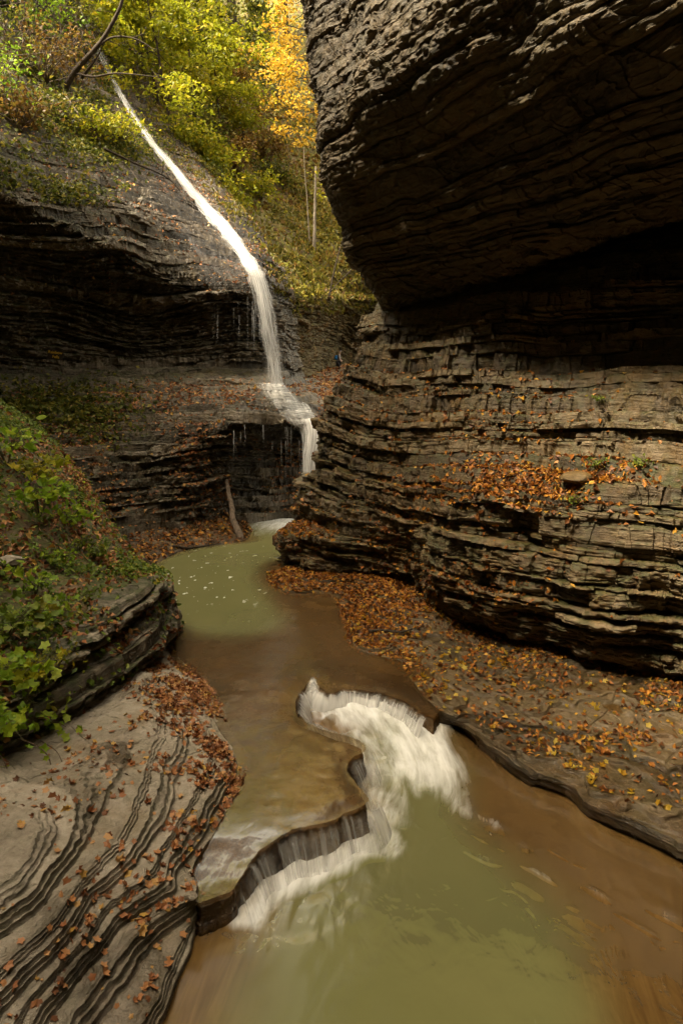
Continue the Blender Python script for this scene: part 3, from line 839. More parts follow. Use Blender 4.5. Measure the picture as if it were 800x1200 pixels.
rest_px = [(540, 832), (580, 835), (640, 852), (700, 866), (760, 885), (820, 905), (1000, 970), (1300, 1080), (1500, 1700), (-300, 1700), (-200, 1300), (60, 1130), (190, 1066)]
lowpoly = np.concatenate([lip_s, np.array([G(a, b, .1) for a, b in rest_px])])
uppool = np.array([G(a, b, Z1) for a, b in [(120, 690), (150, 668), (185, 652), (224, 641), (284, 632), (275, 605), (336, 600), (400, 600), (345, 655), (326, 662), (316, 682), (334, 705), (350, 726), (340, 741), (305, 749), (272, 753), (232, 750), (194, 741), (150, 735)]])
lowdeep = np.array([G(a, b, 0) for a, b in [(360, 815), (430, 822), (495, 838), (528, 880), (545, 940), (575, 985), (635, 1035), (680, 1085), (705, 1140), (715, 1210), (740, 1400), (230, 1400), (275, 1200), (285, 1130), (310, 1070), (430, 960), (420, 930), (400, 890), (420, 875), (360, 850), (345, 830)]])

pxs = np.concatenate([np.linspace(-700, 60, 60, endpoint=False), np.linspace(60, 860, 760, endpoint=False), np.linspace(860, 1700, 60)])
pys = np.concatenate([np.linspace(598, 612, 20, endpoint=False), np.linspace(612, 1215, 640, endpoint=False), np.linspace(1215, 1800, 90)])
PX, PY = np.meshgrid(pxs, pys)
a, b = PX - 400, 600 - PY
dx, dy, dz = a, b * sp + F * cp, b * cp - F * sp
tt = (.4 - H) / dz
X, Y = dx * tt, dy * tt
sl = sdist(lowpoly, X, Y)
wob = .07 * fbm(X * 2.2, Y * 2.2, 0 * X, 3, 131) + .04 * vn(X * 7, Y * 7, 0 * X, 132) + .025 * vn(X * 16, Y * 16, 0 * X, 133)
su = sdist(uppool, X, Y) + .25 * fbm(X * .8, Y * .8, 0 * X, 3, 133)
sd_ = sdist(lowdeep, X, Y) + .3 * fbm(X * .9, Y * .9, 0 * X, 3, 134)
drop = sstep(-.05, .16, sl + .45 * wob)
bedz = .69 + .02 * fbm(X * 1.3, Y * 1.3, 0 * X, 3, 135) + .008 * vn(X * 7, Y * 7, 0 * X, 136)
bedz = bedz - .7 * sstep(0, 1.2, su) - .03 * sstep(-.3, -.05, sl)
# beds in the lip's face: small steps
lowz_ = -.22 - .9 * sstep(-.2, 1.0, sd_) + .03 * fbm(X * 1.1, Y * 1.1, 0 * X, 2, 137)
st_ = np.floor(drop * 4) / 4 + sstep(.3, .7, drop * 4 - np.floor(drop * 4)) / 4
dr = .2 * drop + .8 * st_
bedz = bedz * (1 - dr) + lowz_ * dr
_g = G(244, 1048, .5)
taper = np.exp(-((X - _g[0]) ** 2 + (Y - _g[1]) ** 2) / .7 ** 2)
bedz = np.minimum(bedz, bedz - .13 * taper * (1 - drop))
V = np.stack([X, Y, bedz], 2)
terrain('stream_bed', V, gnormals(V), np.clip(.5 + .5 * vn(X * 1.2, Y * 1.2, bedz * 6, 139), 0, 1), M['bed'], .8, .0, smooth=True)

# flow coordinates from one line down the creek
flow = curve(np.array([G(345, 606, Z1), G(310, 650, Z1), G(300, 700, Z1), G(345, 765, Z1), G(400, 800, .4), G(440, 850, .1), G(475, 905, .05), G(478, 960, 0), G(450, 1060, 0), G(430, 1200, 0), G(400, 1700, 0)]), 160)[:, :2]


def flowco(X, Y):
    best = np.full(X.shape, 1e9); s = np.zeros(X.shape); d = np.zeros(X.shape); L = 0
    for q in range(len(flow) - 1):
        A_, B_ = flow[q], flow[q + 1]
        e = B_ - A_; l = np.linalg.norm(e); u = e / l
        tt_ = np.clip((X - A_[0]) * u[0] + (Y - A_[1]) * u[1], 0, l)
        ddx, ddy = X - A_[0] - u[0] * tt_, Y - A_[1] - u[1] * tt_
        D2 = ddx ** 2 + ddy ** 2
        m = D2 < best
        best = np.where(m, D2, best); s = np.where(m, L + tt_, s)
        d = np.where(m, np.sqrt(D2) * np.sign(u[0] * ddy - u[1] * ddx), d)
        L += l
    return s, d


fs, fd = flowco(X, Y)
# upper water: one sheet over the pool and the shelf, bending over the lip
upw = Z1 + .006 * fbm(X * 2, Y * 3, 0 * X, 2, 141)
keep_u = sl < .03
zu = upw - .012 * sstep(-.3, .03, sl)
deep = sstep(-.35, 1.0, su)
murk = np.clip(.48 + .52 * deep + .12 * vn(X * .5, Y * .5, 0 * X, 149) - .3 * sstep(-1.5, -.1, sl) * sstep(.0, -.1, sl - .0), .2, 1)
fallbase = G(352, 607, Z1)[:2]
rb = np.hypot(X - fallbase[0], (Y - fallbase[1]) * .8)
foam_u = .75 * sstep(3.4, .4, rb) + .3 * sstep(5.5, 2, rb)
fleck = deep * sstep(-.05, .25, fbm(X * .35 + .3, Y * .3, 0 * X, 2, 151) + .25) * sstep(25.5, 20, Y) * sstep(14.5, 17, Y)


def sub(name, V, keep, mat, attrs, smooth=True):
    f = gfaces(*V.shape[:2])
    k = keep.ravel()
    f = f[k[f].all(1)]
    used, inv = np.unique(f, return_inverse=True)
    o = mesh_np(name, V.reshape(-1, 3)[used], inv.reshape(f.shape), mat, {q: np.asarray(w, float).ravel()[used] for q, w in attrs.items()}, smooth=smooth)
    return tag(o, kind='structure')


zu = zu - .1 * taper
V = np.stack([X, Y, zu], 2)
sub('water', V, keep_u & (bedz < .9), M['water'], dict(deep=deep, foam=foam_u, s=fs, d=fd, murk=murk, fleck=fleck))
# lower water: white where it tumbles out of the cut, green beyond
fo_poly = [np.array([G(a, b, 0) for a, b in q]) for q in (
    [(352, 822), (372, 812), (440, 818), (505, 842), (528, 876), (534, 905), (548, 955), (552, 975), (528, 965), (500, 945), (480, 950), (472, 985), (440, 1000), (400, 1022), (350, 1046), (300, 1066), (286, 1056), (330, 1025), (380, 1000), (430, 965), (424, 938), (402, 900), (412, 880), (380, 868), (350, 845)],
    [(540, 960), (580, 975), (600, 990), (590, 996), (560, 982)], [(600, 1000), (630, 1012), (628, 1020), (604, 1010)], [(665, 1090), (690, 1095), (680, 1100)])]
foam = sstep(-.3, .32, sdist(fo_poly[0], X, Y) + .1 * fbm(X * 2, Y * 2, 0 * X, 2, 182))
core = sstep(-.4, .3, sdist(fo_poly[0], X, Y))
foam = np.maximum(foam * .95, core * .5)
ii = np.argmin(np.abs(np.array(project(lip_s)[0]) - 285) + np.abs(np.array(project(lip_s)[1]) - 1010))
jj = np.argmin(np.hypot(project(lip_s)[0] - 427, project(lip_s)[1] - 938))
dl_ = np.full(X.shape, 9.0)
for q in lip_s[ii:jj:3]:
    dl_ = np.minimum(dl_, np.hypot(X - q[0], Y - q[1]))
foam = np.maximum(foam, .97 * sstep(.72, .3, dl_ + .16 * vn(X * 2.5, Y * 2.5, 0 * X, 181)))
foam = np.maximum(foam, .26 * sstep(1.5, .4, dl_))
for q in fo_poly[1:]:
    foam = np.maximum(foam, .55 * sstep(-.12, .15, sdist(q, X, Y)))
trail = np.array([G(a, b, 0) for a, b in [(470, 960), (540, 945), (640, 1000), (760, 1070), (860, 1110), (860, 1150), (720, 1120), (600, 1060), (480, 1010)]])
_d = G(800, 1110, 0) - G(520, 950, 0); _d = _d[:2] / np.linalg.norm(_d[:2])
_u, _v = X * _d[0] + Y * _d[1], -X * _d[1] + Y * _d[0]
foam = np.maximum(foam, .5 * sstep(-.2, .4, sdist(trail, X, Y)) * sstep(.42, .8, vn(_u * 1.5, _v * 6 + .6 * vn(_u, _v, 0 * X, 188), 0 * X, 184)))
_w = fbm(X * 1.1 + .6 * vn(X * .9, Y * .9, 0 * X, 190), Y * .75, 0 * X, 4, 189)
foam = np.maximum(foam, .34 * np.exp(-(_w / .03) ** 2) * sstep(.0, .8, sd_) * sstep(-.1, .5, vn(X * .8, Y * .8, 0 * X, 191)))
foam = foam * (1 - .5 * sstep(.05, .5, fbm(X * 1.0 + 3.3, Y * .9, 0 * X, 3, 186)))
up = sstep(9.6, 12.6, Y) * sstep(-.6, .2, sdist(fo_poly[0], X, Y))
foam = np.clip(foam * (1 - .3 * sstep(10.4, 9.6, Y) * sstep(.2, .6, X)) + .12 * up, 0, 1)
zl = Z0 + .3 * up + foam * (.07 * fbm(fs * 1.6, fd * 3.2, 0 * X, 3, 161) + .05) + .004 * fbm(X * 3, Y * 3, 0 * X, 2, 162)
deepl = sstep(-.6, 1.0, sd_)
murkl = np.clip(.9 + .1 * deepl + .3 * sstep(.5, .0, sl), .25, 1)
V = np.stack([X, Y, zl], 2)
flk = deepl * .8 * sstep(.05, .35, fbm(X * .8, Y * .8, 0 * X, 2, 171) + .1)
sub('pool_water', V, sl > -.02, M['water'], dict(deep=deepl, foam=foam, s=fs, d=fd, murk=murkl, fleck=flk * .9))

# ---- unseen cliff added behind the camera to block light from the back
xs, zs_ = np.linspace(-26, 18, 90), np.linspace(-1, 46, 110)
XX, ZZ = np.meshgrid(xs, zs_)
V = np.stack([XX, -17 + .25 * np.abs(XX) + .1 * ZZ, ZZ], 2)
V, N, tone = rockify(V, amp=.6, sc=2.2, seed=201, groove=.1, rough=.1)
terrain('unseen_shade_cliff', V, N, tone, M['rock_dark'], .2, .3)

# ---- little shore of silt and leaves under the left wall
W = [(60, 705, .6), (120, 688, .6), (176, 670, .6), (205, 653, .6), (226, 645, .6), (262, 640, .6), (288, 636, .6), (300, 622, .6)]
E = [(55, 695, .8), (115, 680, .8), (170, 662, .8), (202, 648, .8), (224, 641, .8), (262, 636, .8), (286, 631, .8), (294, 618, .8)]
B5 = [(40, 660, 1.0), (100, 650, 1.05), (150, 640, 1.1), (190, 630, 1.1), (220, 623, 1.1), (250, 617, 1.1), (272, 610, 1.05), (290, 602, .8)]
B6 = [(40, 645, 1.3), (100, 636, 1.3), (150, 626, 1.3), (190, 617, 1.3), (220, 610, 1.3), (250, 604, 1.25), (272, 600, 1.15), (290, 596, .8)]
R = [[G(*q) for q in row_] for row_ in (W, E, B5, B6)]
R.insert(0, [off(p, .1, -.1, -.6) for p in R[0]])
V = dense(R, 1.6, 80)
V[..., 2] += .05 * fbm(V[..., 0] * 1.5, V[..., 1] * 1.5, V[..., 2], 3, 211)
N = gnormals(V)
shore = (V, N)
terrain('shore', V, N, .5 + .3 * vn(V[..., 0] * 2, V[..., 1] * 2, V[..., 2], 5), M['ledge'], .6, .1)
# ------------------------------------------------------------------ things
def on_surf(g, px, py, tol=4.0):
    """the point of a dense grid seen at a pixel of the photograph (nearest to the camera), and its normal"""
    V, N = g[0].reshape(-1, 3), g[1].reshape(-1, 3)
    a, b, d = project(V)
    e = np.hypot(a - px, b - py)
    m = e < max(tol, e.min() + .5)
    i = np.where(m)[0][np.argmin(d[m])]
    return V[i], N[i]


def ribbon(name, C, hw, mat, parent, bulge=.15, toward=.0, layers=3, nu=14, den=1.0, gap=.06, u0=0.0, side=(1, 0, 0), seed=0, n=90, jit=.0):
    """falling or sliding water: a few curved sheets, one behind the other"""
    C = np.asarray(C, float)
    cc = curve(np.column_stack([C, hw, np.broadcast_to(den, (len(C),))]), n)
    side = np.asarray(side, float)
    T = np.gradient(cc[:, :3], axis=0); T /= np.linalg.norm(T, axis=1, keepdims=True)
    S = side - T * (T @ side)[:, None]; S /= np.linalg.norm(S, axis=1, keepdims=True)
    O = np.cross(S, T); O *= np.sign(np.sum(O * (CAM - cc[:, :3]), axis=1, keepdims=True))
    L = np.concatenate([[0], np.cumsum(np.linalg.norm(np.diff(cc[:, :3], axis=0), axis=1))])
    us = np.linspace(-1, 1, nu)
    Vs, Fs, U, W_, D_ = [], [], [], [], []
    for k in range(layers):
        wk = 1 - .12 * k
        ed = 1 + .42 * fbm(L[:, None] * 1.3 + 0 * us[None], np.sign(us)[None] * 3.3 + 0 * L[:, None], 0 * us[None] + seed + 2.7 * k, 3, 12)
        X_ = cc[:, None, :3] + S[:, None] * ((us[None] * ed)[..., None] * cc[:, 3][:, None, None] * wk) + O[:, None] * (bulge * (1 - us ** 2)[None, :, None] * wk + toward + gap * k)
        if jit:
            X_ = X_ + O[:, None] * (jit * vn(us[None] * 3 + 9 * k, L[:, None] * .6, 0 * us[None] + seed, 3))[..., None]
        Vs.append(X_.reshape(-1, 3)); Fs.append(gfaces(n, nu) + k * n * nu)
        U.append(np.broadcast_to(us[None] * cc[:, 3].mean() + u0 + 7.3 * k, (n, nu)).ravel())
        W_.append(np.broadcast_to(L[:, None], (n, nu)).ravel())
        D_.append((cc[:, 4][:, None] * (1 + .3 * fbm(L[:, None] * .7, us[None] * 1.5, 0 * us[None] + 5 + k, 2, 14)) * (np.clip(1.05 - us ** 2, 0, 1) ** .8)[None]).ravel())
    return mesh_np(name, np.concatenate(Vs), np.concatenate(Fs), mat, dict(u=np.concatenate(U), v=np.concatenate(W_), den=np.concatenate(D_)), smooth=True, parent=parent)


def pxw(px, d):
    return px * d / F


# ---- the tall waterfall
wf = empty('waterfall', (0, 0, 0), 'tall white waterfall sliding down the wet dome and dropping into the green pool', 'waterfall')
sl_pts = [(98, 12, 7), (112, 45, 9), (127, 78, 11), (146, 116, 9), (166, 150, 9), (190, 182, 10), (217, 215, 12), (246, 250, 14), (272, 280, 15), (291, 306, 16), (303, 326, 15)]
C, hw = [], []
for a, b, w_ in sl_pts:
    p, n_ = on_surf(left_wall, a, b, 5)
    q = p + n_ * .12 + np.array([0, -.25, .1])
    C.append(q); hw.append(pxw(w_ / 2 * (1.2 + .5 * len(hw) / 10), p[1]))
C = np.array(C)
# a smooth bed under the slide
C[:, 1] = np.minimum(C[:, 1], np.interp(np.arange(len(C)), [0, len(C) - 1], [C[0, 1], C[-1, 1]]) + 1.2)
lipY = C[-1][1]
ribbon('slide', C, hw, M['fall'], wf, bulge=.1, layers=3, den=(.4, .42, .48, .52, .56, .62, .66, .7, .72, .74, .74), n=160, jit=.06)
dY = lipY - .15
drop = [P(300, 322, dY + .1), P(307, 340, dY - .12), P(313, 368, dY - .3), P(319, 405, dY - .4), P(325, 452, dY - .45)]
ribbon('drop', drop, [pxw(q, dY) for q in (13, 15, 17, 20, 23)], M['fall'], wf, bulge=.22, layers=4, den=(.78, .7, .62, .56, .52), n=110, gap=.12, jit=.06)
def zbuf(g):
    """depth of a dense grid along the photograph's rays: a lookup of where its surface stands"""
    V = g[0].reshape(-1, 3)
    a, b, d = project(V)
    ia, ib = np.round(a).astype(int) + 50, np.round(b).astype(int) + 50
    k = (ia >= 0) & (ia < 900) & (ib >= 0) & (ib < 1300)
    Z = np.full((1300, 900), np.inf)
    np.minimum.at(Z, (ib[k], ia[k]), V[k, 1])
    return Z


Zl = zbuf(left_wall)
Lf = curve(np.array([(140, 140, 0), (150, 190, 0), (172, 240, 0), (200, 290, 0), (226, 336, 0)], float), 90)[:, :2]
Rf = curve(np.array([(163, 146, 0), (193, 186, 0), (228, 232, 0), (265, 276, 0), (300, 332, 0)], float), 90)[:, :2]
uf = np.linspace(0, 1, 60)
FP = Lf[:, None] * (1 - uf)[None, :, None] + Rf[:, None] * uf[None, :, None]
FY = np.array([[np.min(Zl[int(round(q[1])) + 48:int(round(q[1])) + 53, int(round(q[0])) + 48:int(round(q[0])) + 53]) for q in r] for r in FP])
FY = np.where(np.isfinite(FY), FY, 40.0)
for _ in range(2):
    FY = (FY + np.roll(FY, 1, 1) + np.roll(FY, -1, 1)) / 3
FY[:, 0], FY[:, -1] = FY[:, 2], FY[:, -3]
fsh = np.array([[P(q[0], q[1], y_ - .08) for q, y_ in zip(r, yr)] for r, yr in zip(FP, FY)])
fden = (sstep(0, .45, uf) * sstep(1.02, .9, uf))[None] * np.linspace(.25, .62, 90)[:, None]
mesh_np('painted_sheen_film', fsh, gfaces(90, 60), fall_mat('painted_sheen_water', us=3.2, vs=.45, lo=.46, hi=1.15, c=(.62, .59, .58)), dict(u=fsh[..., 0] - np.linspace(0, 5, 90)[:, None], v=np.broadcast_to(np.linspace(0, 12, 90)[:, None], (90, 60)), den=fden), smooth=True, parent=wf)  # thin water film; its pale matte colour paints the wet sheen
Lb = curve(np.array([(292, 449, 0), (298, 458, 0), (306, 468, 0), (320, 484, 0), (338, 501, 0)], float), 70)
Rb = curve(np.array([(338, 450, 0), (352, 464, 0), (368, 478, 0), (381, 492, 0), (384, 506, 0)], float), 70)
us = np.linspace(0, 1, 50)
AP = Lb[:, None, :2] * (1 - us)[None, :, None] + Rb[:, None, :2] * us[None, :, None]
YY = np.array([[np.min(Zl[int(round(q[1])) + 49:int(round(q[1])) + 52, int(round(q[0])) + 49:int(round(q[0])) + 52]) for q in r] for r in AP])
YY = np.where(np.isfinite(YY), YY, np.nanmedian(np.where(np.isfinite(YY), YY, np.nan), axis=1)[:, None])
for _ in range(2):
    YY = (YY + np.roll(YY, 1, 1) + np.roll(YY, -1, 1)) / 3
sheet = np.array([[P(q[0], q[1], y_) for q, y_ in zip(r, yr)] for r, yr in zip(AP, YY)])
am = fall_mat('apron_water', us=6, vs=1.1, lo=.4, hi=.8)
Vs, Fs, U, W_, D_ = [], [], [], [], []
for k in range(2):
    X_ = sheet + np.array([0, -.1 - .1 * k, .03])
    stp = np.clip(-np.gradient(sheet[..., 2], axis=0) / (np.abs(np.gradient(sheet[..., 1], axis=0)) + .02), 0, 2) / 2
    Vs.append(X_.reshape(-1, 3)); Fs.append(gfaces(70, 50) + k * 3500)
    U.append((sheet[..., 0] - 1.1 * np.linspace(0, 1, 70)[:, None] + 4.1 * k).ravel()); W_.append(np.broadcast_to(np.linspace(0, 2.6, 70)[:, None], (70, 50)).ravel())
    e_ = sstep(0, .3, us) * sstep(1, .8, us)
    D_.append(np.clip((.42 + .42 * stp) * e_[None] ** .5 + .18 * np.exp(-((us - .6) / .25) ** 2)[None], 0, 1).ravel())
mesh_np('apron', np.concatenate(Vs), np.concatenate(Fs), am, dict(u=np.concatenate(U), v=np.concatenate(W_), den=np.concatenate(D_)), smooth=True, parent=wf)
eY = float(np.median(YY[-1])) - .15
d2 = [P(366, 498, eY + .15), P(369, 512, eY - .15), P(366, 540, eY - .35), P(361, 575, eY - .4), P(357, 611, eY - .4)]
ribbon('drop', d2, [pxw(q, eY) for q in (20, 22, 20, 17, 15)], M['fall'], wf, bulge=.35, layers=4, den=(.95, .82, .72, .64, .58), n=110, gap=.12, u0=3.1, jit=.06)
d3 = [P(318, 470, eY - .6 + 1.0), P(300, 478, eY - .2)]
# threads that drip from the lips beside it
Vs, Fs, U, W_, D_ = [], [], [], [], []
nb = 0
thr = [(x_, 351 + rng.uniform(-8, 22), rng.uniform(25, 85), 31.2) for x_ in np.concatenate([rng.uniform(248, 300, 11), rng.uniform(288, 303, 9)])]
thr += [(x_, 499 + rng.uniform(-2, 20), rng.uniform(30, 95), 26.9 + (x_ - 296) * .02) for x_ in np.concatenate([rng.uniform(272, 350, 12), rng.uniform(334, 357, 11)])]
for x_, y_, l_, yy in thr:
    p0 = P(x_, y_, yy - .25); p1 = P(x_ + rng.uniform(-1, 1), y_ + l_, yy - .3)
    m = 14
    tt_ = np.linspace(0, 1, m)[:, None]
    c_ = p0 + (p1 - p0) * tt_
    hw_ = rng.uniform(.005, .02)
    V4, F4 = [], []
    for kk, ax in enumerate((np.array([hw_, 0, 0]), np.array([0, hw_, 0]))):
        V4.append(np.stack([c_ - ax, c_ + ax], 1).reshape(-1, 3)); F4.append(gfaces(m, 2) + kk * m * 2)
    mesh_np('drip_thread', np.concatenate(V4), np.concatenate(F4), M['fall'], dict(u=np.tile([x_ * .37, x_ * .37 + .02], m * 2), v=np.tile(np.repeat(tt_[:, 0] * l_ / 25, 2), 2), den=np.tile(np.repeat(.66 - .35 * tt_[:, 0], 2), 2)), parent=wf)

# ---- the low cascade along the lip of the shelf
def lip_sheet(name, i0, i1, den, reach, mat, parent=None, nv=16, zb=-.06, lift=.0):
    L_ = lip_s[i0:i1]
    m = len(L_)
    t_ = np.gradient(lip_s[:, :2], axis=0)[i0:i1]
    t_ = np.stack([np.convolve(np.pad(t_[:, k], 6, 'edge'), np.ones(13) / 13, 'valid') for k in (0, 1)], 1)
    t_ /= np.linalg.norm(t_, axis=1, keepdims=True)
    nrm = np.stack([t_[:, 1], -t_[:, 0]], 1)
    nrm = nrm * np.sign(np.median(sdist(lowpoly, L_[:, 0] + nrm[:, 0] * .05, L_[:, 1] + nrm[:, 1] * .05)))
    s_ = np.concatenate([[0], np.cumsum(np.linalg.norm(np.diff(L_[:, :2], axis=0), axis=1))])
    Vs, Fs, U, W_, D_ = [], [], [], [], []
    for k in range(2):
        v_ = np.linspace(0, 1, nv)
        o_ = -.12 + (reach + .12) * v_ ** .55 + .035 * k
        z_ = np.where(v_ < .22, .745, .745 - (.745 - zb) * (np.maximum(v_ - .22, 0) / .78) ** 1.15) + .012 * k + lift
        tp = np.exp(-((L_[:, 0] - _g[0]) ** 2 + (L_[:, 1] - _g[1]) ** 2) / .7 ** 2)
        rag = .05 * vn(s_ * 3 + 20 * k, 0 * s_, 0 * s_, 7)
        X_ = np.stack([L_[:, 0][None] + nrm[:, 0][None] * (o_[:, None] + rag[None] * v_[:, None]), L_[:, 1][None] + nrm[:, 1][None] * (o_[:, None] + rag[None] * v_[:, None]), z_[:, None] - .1 * tp[None] * ((z_[:, None] - zb) / (.745 - zb)).clip(0, 1)], 2)
        Vs.append(X_.reshape(-1, 3)); Fs.append(gfaces(nv, m) + k * nv * m)
        U.append(np.broadcast_to(s_[None] + 5.7 * k, (nv, m)).ravel()); W_.append(np.broadcast_to(v_[:, None], (nv, m)).ravel())
        prof = np.interp(v_, [0, .15, .35, .7, 1], [.02, .4, 1, 1, .9])
        D_.append((prof[:, None] * (den * np.clip(1 + .5 * fbm(s_ * 1.6, 0 * s_, 0 * s_ + 3 + k, 3, 9), .2, 1.5))[None]).ravel())
    return mesh_np(name, np.concatenate(Vs), np.concatenate(Fs), mat, dict(u=np.concatenate(U), v=np.concatenate(W_), den=np.concatenate(D_)), smooth=True, parent=parent)


def lip_i(px_, py_):
    a, b, _ = project(lip_s)
    return int(np.argmin(np.hypot(a - px_, b - py_)))


cs = empty('cascade', (0, 0, 0), 'low white cascade pouring over the curved lip of the brown shelf', 'cascade')
i1, i2, i3, i4 = lip_i(262, 1038), lip_i(427, 938), lip_i(400, 862), lip_i(505, 840)
lip_sheet('curtain', i1, i2 + 6, .5, .36, M['lip'], cs, zb=.05)
lip_sheet('curtain', i2 - 4, i3, .5, .3, M['lip'], cs, zb=.1)
lip_sheet('curtain', i3 - 4, i4, .7, .32, M['lip'], cs, zb=.25)

# ------------------------------------------------------------------ plants
def crown_pts(tips, n, sx, sz):
    i = rng.integers(0, len(tips), n)
    return tips[i] + rng.normal(size=(n, 3)) * np.array([sx, sx, sz])


def tree(name, label, base, h, leaf, n, ls, r0=None, lean=(0, 0), start=.3, spread=.3, nbr=14, bark='bark', group=None, cat='tree', sub=4, sx=.35, sz=.16, rise=.25, bias=None, wig=.03, taper=.25, shape='leaf'):
    base = np.asarray(base, float)
    e = empty(name, base, label, cat, group)
    r0 = r0 or .012 * h + .03
    m = 14
    t = np.linspace(0, 1, m)
    tr = np.stack([lean[0] * h * t ** 1.4, lean[1] * h * t ** 1.4, -.3 + (h + .3) * t], 1)
    tr[:, :2] += np.cumsum(rng.normal(size=(m, 2)) * wig * h / m * 2, axis=0)
    tb = Tubes()
    tb.add(tr, r0 * (1 - (1 - taper) * t), 7)
    tips = []
    for k in range(nbr):
        q = start + (1 - start) * (k + rng.random()) / nbr
        p0 = np.array([np.interp(q, t, tr[:, j]) for j in range(3)])
        az = rng.uniform(0, 2 * math.pi)
        d = np.array([math.cos(az), math.sin(az), 0])
        if bias is not None:
            d = d + np.asarray(bias); d /= np.linalg.norm(d) + 1e-6
        L = spread * h * (1.1 - .65 * (q - start) / (1 - start)) * rng.uniform(.6, 1.15)
        s = np.linspace(0, 1, 6)[:, None]
        br = p0 + d * L * s + np.array([0, 0, 1]) * (rise * L * s - .18 * L * s ** 2) + np.cumsum(rng.normal(size=(6, 3)) * .05 * L, axis=0) * (s > 0)
        rb = r0 * (1 - .8 * q) * .45
        tb.add(br, np.linspace(rb, rb * .2, 6), 5)
        for u in range(sub):
            a0 = br[rng.integers(2, 6)]
            dd = d + rng.normal(size=3) * np.array([.8, .8, .25]); dd /= np.linalg.norm(dd)
            l2 = L * rng.uniform(.25, .55)
            s2 = np.linspace(0, 1, 4)[:, None]
            b2 = a0 + dd * l2 * s2 - np.array([0, 0, .12]) * l2 * s2 ** 2
            tb.add(b2, np.linspace(rb * .35, rb * .1, 4), 4)
            tips += [b2[1], b2[2], b2[3], b2[3], br[4], br[5]]
    tb.build('trunk', M[bark], e)
    if n:
        tips = np.array(tips)
        C = crown_pts(tips, n, sx, sz)
        leaf_mesh('crown', C, ls * rng.uniform(.65, 1.25, n), M[leaf], spread=.75, parent=e, shape=shape, rnd=np.clip(rng.normal(.5, .2, n) + .25 * vn(C[:, 0] * .6 + base[0], C[:, 1] * .6 + base[1], C[:, 2] * .6, 3), 0, 1))
    return e


def shrub(name, label, base, h, w, leaf, n, ls, nst=9, bark='twig', group=None, cat='shrub', lean=(0, 0), up=1.0, r=.02, sx=.18):
    base = np.asarray(base, float)
    e = empty(name, base, label, cat, group)
    tb = Tubes(); tips = []
    for k in range(nst):
        az = rng.uniform(0, 2 * math.pi); q = rng.uniform(.2, 1)
        d = np.array([math.cos(az) * w * q + lean[0] * h, math.sin(az) * w * q + lean[1] * h, h * up * rng.uniform(.6, 1.0)])
        s = np.linspace(0, 1, 7)[:, None]
        st = d * s * np.array([1, 1, 1]) + np.array([0, 0, -.25 * h]) * s ** 2.5 * q + np.cumsum(rng.normal(size=(7, 3)) * .03 * h, axis=0) * (s > 0) - np.array([0, 0, .1]) * (1 - s)
        tb.add(st, np.linspace(r, r * .25, 7), 5)
        for u in range(4):
            i = rng.integers(2, 7)
            dd = rng.normal(size=3) * .3 * h * np.array([1, 1, .5])
            b = st[i] + dd * np.linspace(0, 1, 4)[:, None]
            tb.add(b, np.linspace(r * .4, r * .12, 4), 4)
            tips += [b[1], b[2], b[3], st[i]]
    tb.build('stems', M[bark], e)
    if n:
        tips = np.array(tips)
        C = crown_pts(tips, n, sx, sx * .6)
        leaf_mesh('foliage', C, ls * rng.uniform(.65, 1.25, n), M[leaf], spread=.8, parent=e)
    return e


def leafy(label, base, stems, ls, leaf='green', shape='oval', per=7, group=None, name='leafy_plant', droop=.5, cat='plant', rnd=(.2, 1)):
    """stems: list of end offsets (dx,dy,dz); leaves hang in pairs along each arching stem"""
    base = np.asarray(base, float)
    e = empty(name, base, label, cat, group)
    tb = Tubes(); C, S_ = [], []
    for d in stems:
        d = np.asarray(d, float)
        s = np.linspace(0, 1, 9)[:, None]
        L = np.linalg.norm(d)
        st = d * s + np.array([0, 0, .28 * L]) * np.sin(s * math.pi) * (1 - .3 * s) - np.array([0, 0, .06]) * (1 - s)
        tb.add(st, np.linspace(.011, .004, 9), 5)
        for k in range(per):
            q = .35 + .65 * (k + rng.random()) / per
            p = np.array([np.interp(q, s[:, 0], st[:, j]) for j in range(3)])
            o_ = rng.normal(size=3) * np.array([.75, .75, .35]) * ls
            tb.add(np.stack([p, p + o_ * .6 + np.array([0, 0, .02]), p + o_]), np.array([.004, .003, .003]), 4)
            C.append(p + o_ * 1.25 - np.array([0, 0, ls * .15])); S_.append(ls * rng.uniform(.35, 1.1))
    tb.build('stems', M['stem'], e)
    C = np.array(C)
    leaf_mesh('foliage', C, np.array(S_), M[leaf], Nrm=np.array([.25, -.55, .8]), spread=.6, parent=e, shape=shape, down=droop, rnd=rng.uniform(rnd[0], rnd[1], len(C)), fold=.28)
    return e


def rstems(n, w, h, lean=(0, 0)):
    out = []
    for k in range(n):
        a = rng.uniform(0, 2 * math.pi); r = w * rng.uniform(.3, 1)
        out.append((math.cos(a) * r + lean[0], math.sin(a) * r + lean[1], h * rng.uniform(.5, 1)))
    return out


def litter(name, label, g, n, mask, size, mat, lift=.02, shape='leaf', spread=.35, fold=.25):
    V, N = g[0], g[1]
    C, Nn = scatter(V, N, mask, n, lift)
    o = leaf_mesh(name, C, size * rng.uniform(.42, 1.5, n), M[mat], Nrm=Nn * .9, spread=spread, shape=shape, fold=fold)
    tag(o, label, 'leaves', kind='stuff')
    return o
# ------------------------------------------------------------------ fallen leaves
def pm(g):
    a, b, d = project(g[0]); return a, b, d


def patch(V, f, seed, lo=-.1, hi=.35):
    return sstep(lo, hi, fbm(V[..., 0] * f, V[..., 1] * f, V[..., 2] * f, 3, seed))


